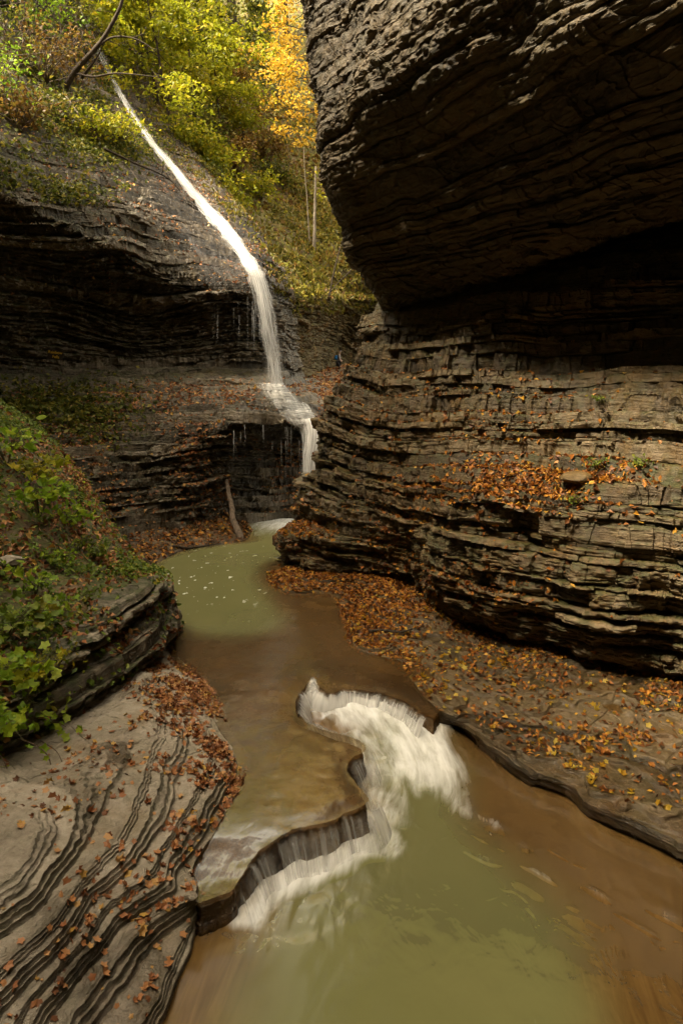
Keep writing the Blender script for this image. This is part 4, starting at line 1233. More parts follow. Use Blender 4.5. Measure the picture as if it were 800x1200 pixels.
a, b, d = pm(right_cliff); V, N = right_cliff[:2]
vis = (a > -50) & (a < 900) & (b > -50) & (b < 1250)
flat = sstep(.3, .75, N[..., 2])
hot = 3.2 * np.exp(-((a - 600) / 95) ** 2 - ((b - 572) / 28) ** 2) + 1.6 * np.exp(-((a - 700) / 60) ** 2 - ((b - 548) / 10) ** 2) + 1.3 * np.exp(-((a - 350) / 35) ** 2 - ((b - 618) / 25) ** 2) + .9 * np.exp(-((a - 450) / 25) ** 2 - ((b - 640) / 45) ** 2) + .5 * np.exp(-((a - 560) / 140) ** 2 - ((b - 480) / 40) ** 2) + .8 * np.exp(-((a - 560) / 80) ** 2 - ((b - 690) / 30) ** 2)
litter('fallen_leaves', 'rust and orange leaves caught on the ledges of the right cliff', right_cliff, 11000, vis * flat * (hot * sstep(.05, .5, N[..., 2]) + .18 * patch(V, .9, 301) * sstep(300, 480, b)) + vis * hot * .5 * sstep(.3, .5, N[..., 2]), .105, 'litter_dark', lift=.02, spread=.4)
a, b, d = pm(ledge); V, N = ledge
vis = (a > -50) & (a < 900)
dl = .12 + 1.3 * patch(V, .6, 303, -.25, .3) * (.2 + patch(V, 2.2, 304, -.2, .3)) + 2.2 * sstep(520, 420, a) + .5 * sstep(.9, 1.05, V[..., 2])
litter('fallen_leaves', 'thick brown and orange leaves strewn along the ledge below the right cliff', ledge, 21000, vis * dl * sstep(.5, .9, N[..., 2]) * sstep(.55, .66, V[..., 2]), .092, 'litter_dark', lift=.015)
litter('fallen_leaves', 'scattered fresh orange and yellow leaves lying on the wet right ledge', ledge, 800, vis * sstep(.5, .9, N[..., 2]) * sstep(.5, .6, V[..., 2]) * (.3 + patch(V, .8, 305, -.2, .3)), .1, 'gold', lift=.025, shape='maple')
a, b, d = pm(terrace); V, N = terrace
vis = (a > -80) & (a < 400) & (b < 1280)
bandm = np.exp(-((a - 262) / 45) ** 2 - ((b - 905) / 75) ** 2) * 2.6 + np.exp(-((a - 212) / 30) ** 2 - ((b - 800) / 45) ** 2) * 3 + .9 * np.exp(-((a - 205) / 60) ** 2 - ((b - 960) / 50) ** 2) + 1.8 * np.exp(-((a - 190) / 32) ** 2 - ((b - 1052) / 18) ** 2) + 1.0 * np.exp(-((a - 130) / 55) ** 2 - ((b - 1110) / 45) ** 2) + .12
litter('fallen_leaves', 'tan and orange leaves gathered on the pale stepped terrace at the left', terrace, 3600, vis * bandm * patch(V, 1.6, 307, -.35, .25) * sstep(.4, .9, N[..., 2]) * sstep(.3, .45, V[..., 2]), .078, 'litter_tan', lift=.012, shape='maple')
a, b, d = pm(left_wall); V, N = left_wall
vis = (a > -80) & (a < 420) & (b > -40) & (b < 680)
led = sstep(.12, .55, N[..., 2])
band = 1.0 * sstep(440, 470, b) * sstep(640, 560, b) + .35 * sstep(640, 600, b) * sstep(440, 460, b) + .3 * sstep(190, 240, b) * sstep(360, 330, b) + .25 * sstep(60, 100, b) * sstep(240, 200, b)
litter('fallen_leaves', 'rusty leaves lying in rows on the wet ledges of the left wall', left_wall, 20000, vis * led * band * patch(V, .55, 309, -.35, .25), .125, 'litter_tan', lift=.02)
litter('fallen_leaves', 'orange leaves heaped on the small shore under the left wall', shore, 2200, sstep(.7, .8, shore[0][..., 2]), .12, 'litter_dark')
litter('fallen_leaves', 'pale orange leaves covering the scree beside the tall waterfall', scree, 3500, np.ones(scree[0].shape[:2]), .22, 'litter_tan')
a, b, d = pm(bank[:2]); V, N, soilm = bank
vis = (a > -100) & (a < 260) & (b > 400) & (b < 1000)
litter('fallen_leaves', 'brown and orange leaves lying among the plants of the left bank', bank, 8000, vis * (soilm * (.3 + patch(V, .8, 311)) + .9 * sstep(.4, .8, N[..., 2]) * (1 - soilm) * patch(V, 1.2, 312)), .13, 'litter_tan', spread=.55)
a, b, d = pm(hill); V, N = hill
vis = (a > 60) & (a < 460) & (b > 60) & (b < 370)
litter('fallen_leaves', 'rust leaves scattered over the mossy slope right of the waterfall', hill, 9000, vis * (.25 + patch(V, .2, 313)) * sstep(.1, .5, N[..., 2]), .34, 'rust', lift=.06)
# low green growth
C, Nn = scatter(V, N, vis * sstep(.15, .5, N[..., 2]) * (.15 + patch(V, .22, 315, -.1, .3)) * sstep(100, 200, b), 14000, .12)
o = leaf_mesh('grass', C, .5 * rng.uniform(.5, 1.2, len(C)), M['dry_grass'], Nrm=np.array([0, -.8, .4]), spread=.6, wide=.28, down=-.9, rnd=rng.uniform(0, 1, len(C)))
tag(o, 'yellow green grass and moss tufts growing on the slope right of the waterfall', 'grass', kind='stuff')
V, N, soilm = bank
a, b, d = pm(bank[:2])
vis = (a > -120) & (a < 260) & (b > 400) & (b < 960)
gm = vis * (soilm + .25 * sstep(.3, .8, N[..., 2])) * (.08 + patch(V, .9, 317, -.05, .3))
C, Nn = scatter(V, N, gm, 11000, .05)
C[:, 2] += rng.uniform(0, .16, len(C))
o = leaf_mesh('undergrowth', C, .1 * rng.uniform(.5, 1.5, len(C)), M['green2'], Nrm=Nn + np.array([0, -.3, .2]), spread=.6)
tag(o, 'small green ground plants spreading over the left bank', 'ground cover', kind='stuff')
V, N = left_wall
a, b, d = pm(left_wall)
gm = np.exp(-((a - 40) / 60) ** 2 - ((b - 482) / 22) ** 2) + .8 * np.exp(-((a - 110) / 40) ** 2 - ((b - 490) / 25) ** 2) + .6 * (b < 245) * (b > 60) * (a < 150) * (a > -60) * patch(V, .4, 319) + .6 * np.exp(-((a - 120) / 60) ** 2 - ((b - 175) / 22) ** 2)
C, Nn = scatter(V, N, gm * sstep(.0, .4, N[..., 2]), 12000, .1)
C[:, 2] += rng.uniform(0, .25, len(C))
o = leaf_mesh('undergrowth', C, .2 * rng.uniform(.5, 1.3, len(C)), M['olive'], spread=.8)
tag(o, 'olive green creeping plants on the ledges of the left wall', 'ground cover', kind='stuff')

V, N = left_wall
a, b, d = pm(left_wall)
dr_ = a - np.interp(b, [12, 78, 150, 215, 280, 326], [98, 127, 166, 217, 272, 303])
gm = sstep(12, 22, dr_) * (dr_ < 90) * (b < 345) * (b > 40) * (.3 + patch(V, .5, 321))
C, Nn = scatter(V, N, gm, 5200, .1)
o = leaf_mesh('grass', C, .36 * rng.uniform(.5, 1.2, len(C)), M['dry_grass'], Nrm=np.array([0, -.8, .4]), spread=.7, wide=.3, down=-.7)
tag(o, 'dry brown and green grass along the right edge of the sliding water', 'grass', kind='stuff')

# ------------------------------------------------------------------ trees of the far slope
HT = 'trees on the forested slope above the waterfall'
for px_, py_, h, lf, n, ls, sp_, lab in [
    (246, 30, 25, 'olive', 2600, .36, .2, 'tall thin dark trunk with sparse olive leaves, left of the sky gap'),
    (272, 34, 27, 'lime', 1500, .36, .18, 'tall thin dark trunk standing just left of the bright sky gap'),
    (300, 40, 26, 'olive', 1300, .36, .18, 'tall straight trunk just right of the bright sky gap'),
    (318, 52, 24, 'fir', 5200, .4, .16, 'dark evergreen with drooping sprays behind the golden tree'),
    (340, 50, 24, 'lime', 2500, .36, .22, 'yellow green tree standing at the right end of the forest'),
    (214, 20, 24, 'lime', 3600, .36, .26, 'yellow green tree high behind the top of the waterfall'),
    (182, 8, 24, 'lime', 4200, .36, .28, 'broad yellow green tree at the top of the waterfall'),
    (150, 0, 20, 'olive', 3200, .36, .28, 'olive tree beside the highest visible water of the fall'),
]:
    p, n_ = on_surf(hill, px_, py_, 6)
    tree('tree', lab, p, h, lf, n, ls, start=.25, spread=sp_, group=HT, sx=.55, sz=.3, bark='bark')
for px_, py_, h, lf, n, ls, sp_, ln, lab in [
    (178, 120, 9, 'lime', 4200, .3, .5, (-.15, -.35), 'bright yellow green tree leaning over the upper slide of the waterfall'),
    (205, 168, 7.5, 'lime', 3600, .28, .55, (-.1, -.35), 'bright yellow green tree reaching over the middle of the slide'),
    (236, 150, 9, 'lime', 3600, .3, .42, (.0, -.3), 'yellow green tree with flat layered boughs right of the slide'),
    (262, 120, 9.5, 'olive', 3200, .3, .4, (.05, -.25), 'pale green tree with layered boughs in the middle of the slope'),
    (226, 105, 10, 'lime', 4000, .32, .42, (-.05, -.25), 'dense yellow green tree above the bend of the slide'),
    (290, 165, 5, 'rust', 2000, .26, .55, (0, -.2), 'low rusty brown tree in the middle of the slope'),
    (165, 60, 10, 'lime', 3800, .3, .42, (-.1, -.3), 'yellow green tree beside the top of the slide, right of the bare tree'),
    (196, 140, 7, 'lime', 3600, .28, .5, (-.2, -.4), 'yellow green tree with boughs hanging to the edge of the slide'),
    (275, 85, 10, 'lime', 3600, .3, .4, (.05, -.25), 'yellow green tree before the dark evergreen'),
    (262, 165, 6, 'lime', 3000, .26, .5, (-.05, -.35), 'low spreading yellow green tree below the layered boughs'),
    (300, 120, 7, 'olive', 1700, .3, .4, (.1, -.2), 'thin olive tree left of the golden tree'),
]:
    p, n_ = on_surf(hill, px_, py_, 6)
    tree('tree', lab, p, h, lf, n, ls, start=.22, spread=sp_, lean=ln, group=HT, sx=.42, sz=.14, rise=.1, nbr=16)
# the golden tree leaning out from behind the overhang
tree('golden_tree', 'golden leaved tree leaning out beside the dark overhang', P(388, 135, 50), 9, 'gold', 1700, .27, lean=(-.28, -.1), start=.12, spread=.42, bias=(-.5, -.2, 0), sx=.4, sz=.14, rise=-.05, nbr=20)
tree('golden_tree', 'low golden sapling with drooping boughs beneath the larger golden tree', P(392, 188, 49), 6, 'gold', 1200, .26, lean=(-.4, -.15), start=.15, spread=.5, bias=(-.6, -.2, 0), sx=.4, sz=.12, rise=-.1, nbr=14)
# bare poles
for px_, py_, h, rr, ln, bk, n, lab in [(373, 292, 5.4, .13, (.03, 0), 'bark_pale', 30, 'bare pale dead trunk standing on the mossy slope'),
                                       (367, 285, 6.2, .05, (-.04, 0), 'bark_pale', 0, 'thin bare pole beside the pale dead trunk'),
                                       (390, 350, 4.0, .06, (.28, -.05), 'bark', 0, 'thin leaning dead stem at the foot of the mossy slope')]:
    p, n_ = on_surf(hill, px_, py_, 6)
    tree('dead_tree', lab, p, h, 'lime', n, .3, r0=rr, lean=ln, start=.7, spread=.12, nbr=4, bark=bk, sub=2, taper=.45, wig=.02)
# shrubs of the slope
SG = 'shrubs on the slope right of the waterfall'
for px_, py_, h, w_, lf, n, lab in [
    (232, 195, 2.2, 1.8, 'lime', 1500, 'yellow green shrub close to the right edge of the slide'),
    (262, 205, 2.0, 1.8, 'lime', 1300, 'yellow green shrub overhanging the lower slide'),
    (250, 170, 2.4, 2.0, 'olive', 1300, 'olive shrub between the slide and the rusty bushes'),
    (285, 205, 2.0, 1.7, 'rust', 900, 'rusty brown bush above the mossy slope'),
    (318, 190, 2.2, 2.0, 'rust', 900, 'rusty bush below the golden boughs'),
    (335, 215, 1.8, 1.5, 'olive', 700, 'small olive bush under the golden tree'),
    (310, 232, 1.6, 1.5, 'lime', 600, 'small yellow bush on the mossy slope'),
    (220, 180, 2.0, 1.8, 'lime', 1500, 'bright shrub hanging over the middle of the slide'),
    (248, 222, 1.5, 1.6, 'olive', 900, 'olive shrub at the right edge of the slide, low down'),
    (275, 240, 1.5, 1.4, 'lime', 700, 'low bright shrub beside the widest part of the slide'),
]:
    p, n_ = on_surf(hill, px_, py_, 6)
    shrub('shrub', lab, p, h, w_, lf, n, .26, group=SG, lean=(-.1, -.5), nst=12, sx=.28)

# ------------------------------------------------------------------ the brushy top of the left wall
BG = 'brush on top of the left wall'
for px_, py_, h, w_, lf, n, lab in [
    (25, 78, 3.4, 2.2, 'olive', 500, 'twiggy brown brush in the upper left corner'),
    (60, 95, 3.0, 2.0, 'rust', 500, 'tangled brown brush left of the leaning bare tree'),
    (5, 120, 2.6, 1.8, 'green', 420, 'leafy brush at the left edge above the dark beds'),
    (95, 100, 2.2, 1.6, 'rust', 420, 'bare tangled brush around the foot of the leaning tree'),
    (110, 160, 1.4, 1.5, 'lime', 700, 'low yellow green shrub above the wet dome'),
    (145, 165, 1.2, 1.4, 'lime', 650, 'low yellow green shrub on the crest of the wet dome'),
    (45, 45, 3.8, 2.2, 'green', 900, 'green leafed sapling clump at the top left'),
    (75, 140, 1.6, 1.6, 'olive', 600, 'low olive brush on the dark beds left of the wet dome'),
    (30, 150, 1.6, 1.6, 'rust', 500, 'dry brown brush on the dark beds near the left edge'),
    (88, 55, 3.0, 1.8, 'olive', 600, 'olive brush beside the top of the waterfall'),
]:
    p, n_ = on_surf(left_wall, px_, py_, 6)
    shrub('shrub', lab, p, h, w_, lf, n, .2, group=BG, nst=18, lean=(.05, -.1), r=.025, sx=.25)
for px_, py_, h, lf, n, lab in [(0, 20, 8, 'fir', 4200, 'dark evergreen in the top left corner'), (60, 12, 7.5, 'fir', 3600, 'dark evergreen sapling left of the highest water'), (30, -10, 9, 'lime', 3600, 'yellow green tree over the top left corner')]:
    p, n_ = on_surf(left_wall, px_, py_, 8)
    tree('tree', lab, p, h, lf, n, .24, start=.08, spread=.28, sx=.3, sz=.15, nbr=22, rise=-.05)
# the bare tree that leans across the water
p, n_ = on_surf(left_wall, 76, 102, 6)
bt = empty('bare_tree', p, 'curved bare dark tree leaning across the top of the waterfall', 'tree')
tb = Tubes()
Yb = p[1]


def lp(q, dy=0):
    return np.array([P(a, b, Yb + dy + c) for a, b, c in q]) - p


tb.add(curve(lp([(74, 108, 0), (88, 84, -.2), (104, 66, -.4), (120, 47, -.6), (133, 25, -.8), (143, 2, -1), (148, -30, -1)]), 24), np.array([.16, .14, .12, .1, .085, .07, .05]), 7)
tb.build('trunk', M['bark'], bt)
for q, r0 in [([(99, 70, -.3), (112, 58, -.5), (128, 45, -.7), (146, 43, -.8), (165, 48, -.9), (185, 62, -1)], .06), ([(88, 86, -.2), (110, 90, -.5), (135, 86, -.8), (165, 88, -1), (195, 92, -1)], .055), ([(96, 92, 0), (112, 70, -.4), (120, 55, -.5), (124, 42, -.4)], .07),
              ([(92, 80, 0), (86, 60, .2), (92, 40, .2), (88, 15, .2)], .035), ([(80, 96, 0), (66, 70, 0), (72, 40, .3), (68, 10, .3)], .04)]:
    t2 = Tubes()
    c_ = curve(lp(q), 16)
    t2.add(c_, np.linspace(r0, r0 * .25, 16), 6)
    for k in range(5):
        i = rng.integers(4, 15)
        t2.add(c_[i] + np.cumsum(np.vstack([np.zeros(3), rng.normal(size=(4, 3)) * .16 + np.array([.1, 0, .1])]), axis=0), np.linspace(r0 * .3, .006, 5), 4)
    t2.build('branch', M['bark'], bt)


def stick(name, label, pts, r, bark='bark', twigs=3, cat='branch'):
    pts = np.asarray(pts, float)
    c_ = curve(pts, 20)
    tb = Tubes()
    o0 = c_[0].copy()
    c_ = c_ - o0
    tb.add(c_ + np.cumsum(rng.normal(size=c_.shape) * r * .12, axis=0), np.linspace(r, r * .45, 20), 7)
    for k in range(twigs):
        i = rng.integers(5, 18)
        L = np.linalg.norm(c_[-1]) * .16
        tb.add(c_[i] + np.cumsum(np.vstack([np.zeros(3), rng.normal(size=(4, 3)) * L * .3 + np.array([0, -.02, L * .12])]), axis=0), np.linspace(r * .4, r * .1, 5), 4)
    o = tb.build(name, M[bark], None)
    o.location = Vector(o0.tolist())
    return tag(o, label, cat)


def along(g, q, lift=.05, tol=5):
    return [on_surf(g, a, b, tol)[0] + np.array([0, -lift, lift]) for a, b in q]


stick('fallen_branch', 'dark fallen branch lying across the crest of the wet dome', along(left_wall, [(128, 180), (150, 190), (172, 200), (190, 207), (205, 216), (217, 230)], .25), .06)
stick('fallen_branch', 'thin dead branch hanging down the wet dome', along(left_wall, [(150, 195), (160, 205), (168, 216), (175, 225)], .2), .03, twigs=1)
stick('fallen_branch', 'long thin dead stem slanting down the dark mossy beds', along(left_wall, [(10, 82), (38, 110), (60, 140), (78, 160)], .25), .03, twigs=2)
stick('fallen_branch', 'pale dead stem below the leaning bare tree', along(left_wall, [(85, 120), (100, 140), (112, 155), (122, 168)], .25), .045, 'bark_pale', 1)
stick('fallen_branch', 'dark stick lying on the small shore', along(shore, [(205, 637), (225, 640), (245, 636), (262, 634)], .06), .04, twigs=1)
stick('fallen_branch', 'black waterlogged branch half buried in leaves on the right ledge', along(ledge, [(432, 737), (450, 735), (468, 737), (482, 733)], .06), .05, twigs=0)
stick('fallen_branch', 'thin dead stem leaning at the edge of the mossy slope', [P(425, 296, 46.0), P(412, 316, 46), P(398, 330, 46), P(385, 345, 45)], .045, twigs=2)
# the log propped against the wall
lg = stick('log', 'peeled grey brown log leaning upright against the left wall', [P(284, 641, 24.9), P(279, 622, 25.3), P(272, 598, 26.0), P(267, 578, 26.6), P(264, 561, 27.0)], .155, 'bark_log', 0, 'log')
stick('fallen_branch', 'short broken stick standing beside the propped log', [P(236, 640, 25.1), P(242, 634, 25.0), P(250, 636, 24.9)], .03, twigs=0)

# ------------------------------------------------------------------ plants of the near left bank
LG = 'leafy plants on the left bank'


def bs(px_, py_):
    return on_surf(bank[:2], px_, py_, 6)[0]


for px_, py_, n, w_, h_, ls, lf, shp, per, lab in [
    (12, 540, 7, .9, .9, .3, 'green', 'oval', 8, 'tall light green plant at the left edge, highest on the bank'),
    (40, 560, 5, .7, .5, .28, 'lime', 'maple', 6, 'yellowing maple seedling near the top of the bank'),
    (50, 600, 8, .85, .75, .27, 'green', 'oval', 8, 'large plant with drooping oval leaves at the upper bank'),
    (88, 612, 6, .55, .4, .2, 'green', 'oval', 8, 'plant with drooping leaves just right of the largest one'),
    (112, 652, 5, .4, .35, .14, 'green2', 'oval', 9, 'small leafy plant on the far corner of the bank'),
    (70, 655, 5, .45, .3, .14, 'green', 'oval', 7, 'low plant in the middle of the upper bank'),
    (95, 640, 5, .4, .3, .12, 'green2', 'oval', 8, 'small bushy plant behind the mossy corner'),
    (12, 675, 5, .5, .45, .2, 'green', 'oval', 6, 'green seedling by a grey stone at the left edge'),
    (45, 690, 4, .4, .3, .15, 'green', 'maple', 6, 'small seedling on bare soil in mid bank'),
    (10, 745, 6, .65, .5, .24, 'green2', 'maple', 6, 'big maple seedling at the left edge of mid bank'),
    (52, 728, 6, .6, .4, .19, 'green', 'maple', 7, 'maple seedling with flat spread leaves in mid bank'),
    (20, 800, 6, .55, .45, .24, 'green', 'maple', 7, 'maple seedling at the left edge above the layered rock'),
    (50, 790, 5, .45, .35, .19, 'lime', 'maple', 6, 'yellow green maple seedling above the layered rock'),
    (0, 850, 6, .55, .4, .24, 'green', 'maple', 7, 'lowest large maple seedling at the left edge'),
    (100, 700, 4, .35, .25, .12, 'green2', 'oval', 8, 'little plant on the brow of the outcrop'),
    (70, 770, 4, .35, .25, .11, 'green2', 'oval', 8, 'little plant over the mossy boulder'),
]:
    leafy(lab, bs(px_, py_), rstems(n + 2, w_ * 1.1, h_ * 1.15, (.15, -.25)), ls * .85, lf, shp, per + 3, LG)
# trailing vines over the outcrop
def vine(label, q, ls, nl, leaf='green', reach=.12, r=.012):
    pts = np.array([P(*a) for a in q])
    e = empty('vine', pts[0], label, 'vine')
    c_ = curve(pts, 30)
    tb = Tubes(); tb.add(c_ - pts[0], np.linspace(r, r * .4, 30), 5); tb.build('stem', M['twig'], e)
    if nl:
        i = (30 * (1 - rng.random(nl) ** 1.6)).astype(int).clip(0, 29)
        C = c_[i] - pts[0] + rng.normal(size=(nl, 3)) * reach
        leaf_mesh('foliage', C, ls * rng.uniform(.6, 1.2, nl), M[leaf], Nrm=np.array([.2, -.7, .7]), spread=.4, parent=e, shape='maple', rnd=rng.uniform(.4, 1, nl))


vine('creeper with small green leaves hanging over the layered outcrop', [(30, 838, 9.6), (50, 848, 9.35), (66, 846, 9.3), (78, 852, 9.3)], .13, 26, reach=.16)
vine('long bare trailing vine with two green leaves at its tip', [(10, 862, 8.9), (40, 872, 8.75), (56, 885, 8.6), (62, 903, 8.5), (74, 915, 8.5), (94, 922, 8.5)], .13, 3, reach=.04)
vine('thin forked vine hanging before the shadowed rock', [(48, 868, 9.0), (66, 880, 8.75), (74, 895, 8.6), (80, 906, 8.6), (95, 909, 8.6)], .1, 1, reach=.03, r=.009)
vine('vine with large leaves at the lowest left edge', [(-20, 868, 8.6), (0, 885, 8.3), (10, 905, 8.2), (14, 928, 8.2)], .24, 6, reach=.1)

# stones
def stone(label, p, sx, sy, sz, mat='rock_pale', rz=0.0):
    bpy_me = bpy.data.meshes.new('stone')
    import bmesh
    bm = bmesh.new(); bmesh.ops.create_icosphere(bm, subdivisions=4, radius=1)
    co_ = np.array([v.co[:] for v in bm.verts])
    k = rng.random() * 50
    dirs = rng.normal(size=(11, 3)); dirs /= np.linalg.norm(dirs, axis=1, keepdims=True)
    lim = rng.uniform(.62, .95, 11)
    for d_, l_ in zip(dirs, lim):      # flat broken faces
        t_ = co_ @ d_
        co_ -= d_ * np.maximum(t_ - l_, 0)[:, None]
    co_ *= (1 + .06 * fbm(co_[:, 0] * 3 + k, co_[:, 1] * 3, co_[:, 2] * 3, 3, 5))[:, None]
    c_, s_ = math.cos(rz), math.sin(rz)
    co_ = co_ * np.array([sx, sy, sz])
    co_ = np.stack([co_[:, 0] * c_ - co_[:, 1] * s_, co_[:, 0] * s_ + co_[:, 1] * c_, co_[:, 2]], 1)
    fc = np.array([[v.index for v in f.verts] for f in bm.faces]); bm.free()
    o = mesh_np('stone', co_, fc, M[mat], dict(tone=np.full(len(co_), .55), wet=np.full(len(co_), .1), moss=np.full(len(co_), .15)))
    o.location = Vector((np.asarray(p) + np.array([0, 0, sz * .35])).tolist())
    return tag(o, label, 'stone')


stone('grey flat stone lying in the soil at the left edge of the bank', bs(14, 655), .3, .22, .1)
stone('small pale stone at the edge of the left terrace by the cascade', on_surf(terrace, 226, 1050, 5)[0], .09, .07, .06)
for a, b, s_, lab in [(672, 560, .3, 'pale grey stone lying in the heap of leaves on the right cliff')]:
    p, n_ = on_surf(right_cliff[:2], a, b, 5)
    stone(lab, p, s_ * 1.2, s_, s_ * .5, 'rock', rng.random() * 3)

# ------------------------------------------------------------------ the hiker
pp = P(396.5, 441.5, 48.5)
V_ = scree[0].reshape(-1, 3)
j = np.argmin(np.hypot(V_[:, 0] - pp[0], V_[:, 1] - pp[1])); pp = V_[j].copy()
J = {'pel': (0, 0, .92), 'wai': (.02, 0, 1.06), 'che': (.05, 0, 1.28), 'nec': (.07, 0, 1.47), 'hed': (.1, 0, 1.6), 'top': (.1, 0, 1.7),
     'lsh': (.06, -.19, 1.4), 'lel': (.1, -.25, 1.13), 'lha': (.24, -.2, .95), 'rsh': (.06, .19, 1.4), 'rel': (.12, .25, 1.14), 'rha': (.27, .18, 1.0),
     'lhi': (0, -.1, .88), 'lkn': (.14, -.11, .5), 'lan': (.08, -.11, .09), 'lto': (.24, -.12, .04), 'rhi': (0, .1, .88), 'rkn': (.03, .11, .48), 'ran': (-.16, .11, .1), 'rto': (-.02, .12, .04)}
Rr = {'pel': .15, 'wai': .14, 'che': .16, 'nec': .06, 'hed': .105, 'top': .085, 'lsh': .075, 'lel': .05, 'lha': .04, 'rsh': .075, 'rel': .05, 'rha': .04, 'lhi': .1, 'lkn': .07, 'lan': .05, 'lto': .045, 'rhi': .1, 'rkn': .07, 'ran': .05, 'rto': .045}
E_ = [('pel', 'wai'), ('wai', 'che'), ('che', 'nec'), ('nec', 'hed'), ('hed', 'top'), ('che', 'lsh'), ('lsh', 'lel'), ('lel', 'lha'), ('che', 'rsh'), ('rsh', 'rel'), ('rel', 'rha'), ('pel', 'lhi'), ('lhi', 'lkn'), ('lkn', 'lan'), ('lan', 'lto'), ('pel', 'rhi'), ('rhi', 'rkn'), ('rkn', 'ran'), ('ran', 'rto')]


def skinned(name, J, Rr, E_, root, mat, parent=None, grow=1.0):
    ks = list(J)
    me = bpy.data.meshes.new(name)
    me.from_pydata([J[k] for k in ks], [(ks.index(a), ks.index(b)) for a, b in E_], [])
    o = bpy.data.objects.new(name, me); COL.objects.link(o)
    m = o.modifiers.new('Skin', 'SKIN'); o.modifiers.new('Sub', 'SUBSURF').levels = 2; o.modifiers['Sub'].render_levels = 2
    sv = me.skin_vertices[0].data if me.skin_vertices else None
    if sv is None:
        me.attributes
    for k, v in zip(ks, sv or []):
        v.radius = (Rr[k] * grow, Rr[k] * grow); v.use_root = (k == root)
    me.materials.append(mat)
    if parent:
        o.parent = parent
    return o


try:
    skin = plain('skin', (.42, .26, .18), .6)
    man = skinned('person', J, Rr, E_, 'pel', skin)
    man.location = Vector(pp.tolist())
    tag(man, 'small distant person in grey jacket and cap walking up the scree', 'person')
    up_ = ['pel', 'wai', 'che', 'lsh', 'lel', 'rsh', 'rel']
    skinned('jacket', {k: J[k] for k in up_}, Rr, [e for e in E_ if e[0] in up_ and e[1] in up_], 'pel', plain('grey_jacket', (.3, .26, .25), .8), man, 1.18)
    lo_ = ['pel', 'lhi', 'lkn', 'lan', 'rhi', 'rkn', 'ran']
    skinned('trousers', {k: J[k] for k in lo_}, Rr, [e for e in E_ if e[0] in lo_ and e[1] in lo_], 'pel', plain('dark_trousers', (.025, .022, .025), .8), man, 1.15)
    capj = {'a': (.09, 0, 1.63), 'b': (.09, 0, 1.71), 'c': (.2, 0, 1.65)}
    skinned('cap', capj, {'a': .115, 'b': .09, 'c': .05}, [('a', 'b'), ('a', 'c')], 'a', plain('grey_cap', (.35, .3, .28), .8), man)
    bpk = {'a': (-.12, 0, 1.08), 'b': (-.13, 0, 1.25), 'c': (-.08, 0, 1.42)}
    bp = skinned('backpack', bpk, {'a': .17, 'b': .18, 'c': .13}, [('a', 'b'), ('b', 'c')], 'a', plain('blue_nylon', (.03, .22, .55), .6, .1))
    bp.location = man.location
    tag(bp, 'bright blue backpack on the back of the distant walker', 'backpack')
except Exception as ex:
    print('person failed', ex)

# ------------------------------------------------------------------ the sign in the hollow
sgp, sn = on_surf(left_wall, 69, 419, 4)
sg = empty('sign', sgp + np.array([0, -.25, 0]), 'small dark board with yellow carved words on the wall left of the waterfall', 'sign')
sg.rotation_euler = (0, math.radians(6), 0)
import bmesh
bm = bmesh.new(); bmesh.ops.create_cube(bm, size=1); bmesh.ops.scale(bm, vec=(.66, .05, .4), verts=bm.verts); bmesh.ops.bevel(bm, geom=bm.edges[:], offset=.012, segments=2, affect='EDGES')
me = bpy.data.meshes.new('board'); bm.to_mesh(me); bm.free(); me.materials.append(plain('dark_board', (.035, .022, .012), .7))
bo = bpy.data.objects.new('board', me); COL.objects.link(bo); bo.parent = sg
yel = plain('yellow_paint', (.9, .56, .03), .6, .1)
for txt, z_, s_, dx_ in (('Rainbow', .03, .17, 0), ('Falls', -.15, .17, .03)):
    cu = bpy.data.curves.new('lettering', 'FONT'); cu.body = txt; cu.size = s_; cu.align_x = 'CENTER'; cu.extrude = .006
    to_ = bpy.data.objects.new('lettering_curve', cu); COL.objects.link(to_)
    bpy.context.view_layer.update()
    me = bpy.data.meshes.new_from_object(to_.evaluated_get(bpy.context.evaluated_depsgraph_get()))
    bpy.data.objects.remove(to_)
    me.name = 'lettering'; me.materials.clear(); me.materials.append(yel)
    to = bpy.data.objects.new('lettering', me); COL.objects.link(to); to.parent = sg
    to.location = (dx_, -.033, z_); to.rotation_euler = (math.pi / 2, 0, 0)

for a_, b_, w_, h_, n_st, lab in [(693, 548, .3, .22, 6, 'small green fern clump growing from the right cliff above the leaf hollow'), (668, 590, .22, .15, 5, 'tiny green plant at the edge of the leaf heap on the right cliff'), (745, 545, .25, .18, 5, 'little green plant on the right cliff near the right edge'), (700, 470, .2, .16, 4, 'little plant on the upper ledge of the right cliff')]:
    leafy(lab, on_surf(right_cliff[:2], a_, b_, 5)[0], rstems(n_st, w_, h_, (-.08, -.15)), .08, 'green2', 'leaf', 10, 'plants growing from the right cliff', rnd=(.4, 1))
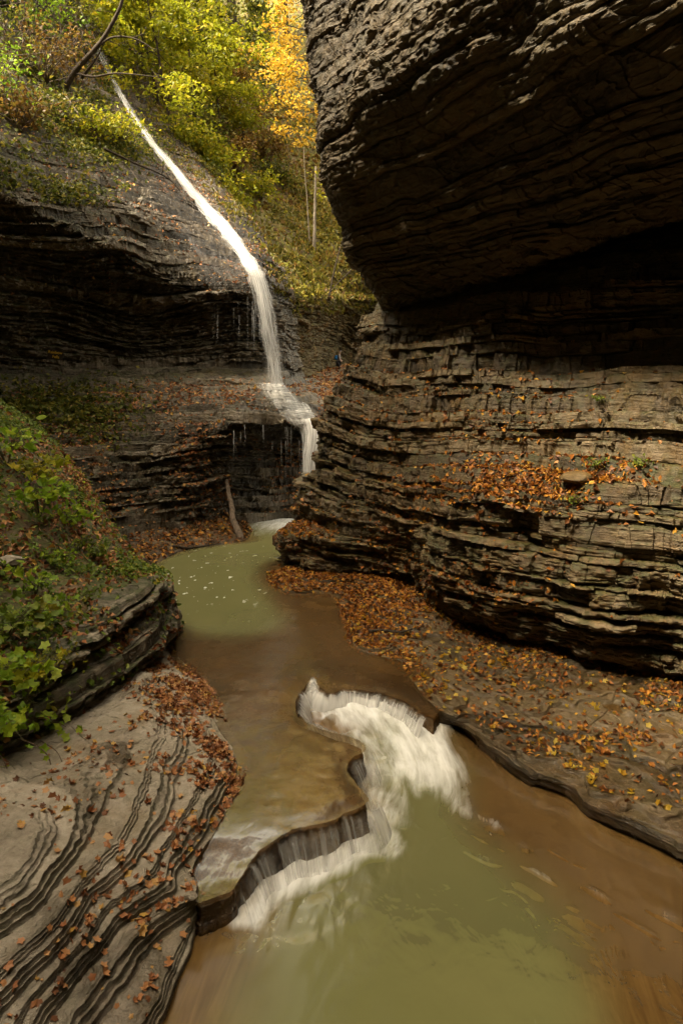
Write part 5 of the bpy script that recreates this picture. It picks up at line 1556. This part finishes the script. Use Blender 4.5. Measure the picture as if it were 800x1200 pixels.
# ------------------------------------------------------------------ camera and light
cam = bpy.data.cameras.new('camera'); co = bpy.data.objects.new('camera', cam); COL.objects.link(co)
co.location = (0, 0, H); co.rotation_euler = (math.pi / 2 - PITCH, 0, 0)
cam.sensor_fit = 'VERTICAL'; cam.sensor_height = 36; cam.lens = 24; cam.clip_end = 1000; cam.clip_start = .05
SC.camera = co
SUN_EL, SUN_AZ = math.radians(54), math.radians(-118)      # azimuth from +Y towards +X
w = bpy.data.worlds.new('World'); SC.world = w; w.use_nodes = True
nt = w.node_tree; nt.nodes.clear()
sky = nt.nodes.new('ShaderNodeTexSky'); sky.sky_type = 'NISHITA'; sky.sun_disc = False
sky.sun_elevation = SUN_EL; sky.sun_rotation = SUN_AZ; sky.air_density = 1.0; sky.dust_density = 6.0; sky.ozone_density = .3
hs = nt.nodes.new('ShaderNodeHueSaturation'); hs.inputs['Saturation'].default_value = .35
wm = nt.nodes.new('ShaderNodeMix'); wm.data_type = 'RGBA'; wm.blend_type = 'MULTIPLY'; wm.inputs[0].default_value = 1; wm.inputs[7].default_value = (1.0, .875, .64, 1)
bg = nt.nodes.new('ShaderNodeBackground'); bg.inputs['Strength'].default_value = .15
wo = nt.nodes.new('ShaderNodeOutputWorld')
nt.links.new(sky.outputs[0], hs.inputs['Color']); nt.links.new(hs.outputs[0], wm.inputs[6]); nt.links.new(wm.outputs[2], bg.inputs[0]); nt.links.new(bg.outputs[0], wo.inputs[0])
sl_ = bpy.data.lights.new('sun', 'SUN'); sl_.energy = 2.2; sl_.angle = math.radians(10); sl_.color = (1, .9, .7)
so = bpy.data.objects.new('sun', sl_); COL.objects.link(so)
sd = Vector((math.sin(SUN_AZ) * math.cos(SUN_EL), math.cos(SUN_AZ) * math.cos(SUN_EL), math.sin(SUN_EL)))
so.rotation_euler = (-sd).to_track_quat('-Z', 'Y').to_euler()
so.location = (0, 20, 60)
vs = SC.view_settings
vs.view_transform = 'Standard'; vs.look = 'None'; vs.exposure = 2.58; vs.gamma = 1.0; vs.use_curve_mapping = False
SC.render.engine = 'CYCLES'
SC.cycles.max_bounces = 8; SC.cycles.diffuse_bounces = 4; SC.cycles.transparent_max_bounces = 24; SC.cycles.use_denoising = True
SC.cycles.caustics_reflective = False; SC.cycles.caustics_refractive = False
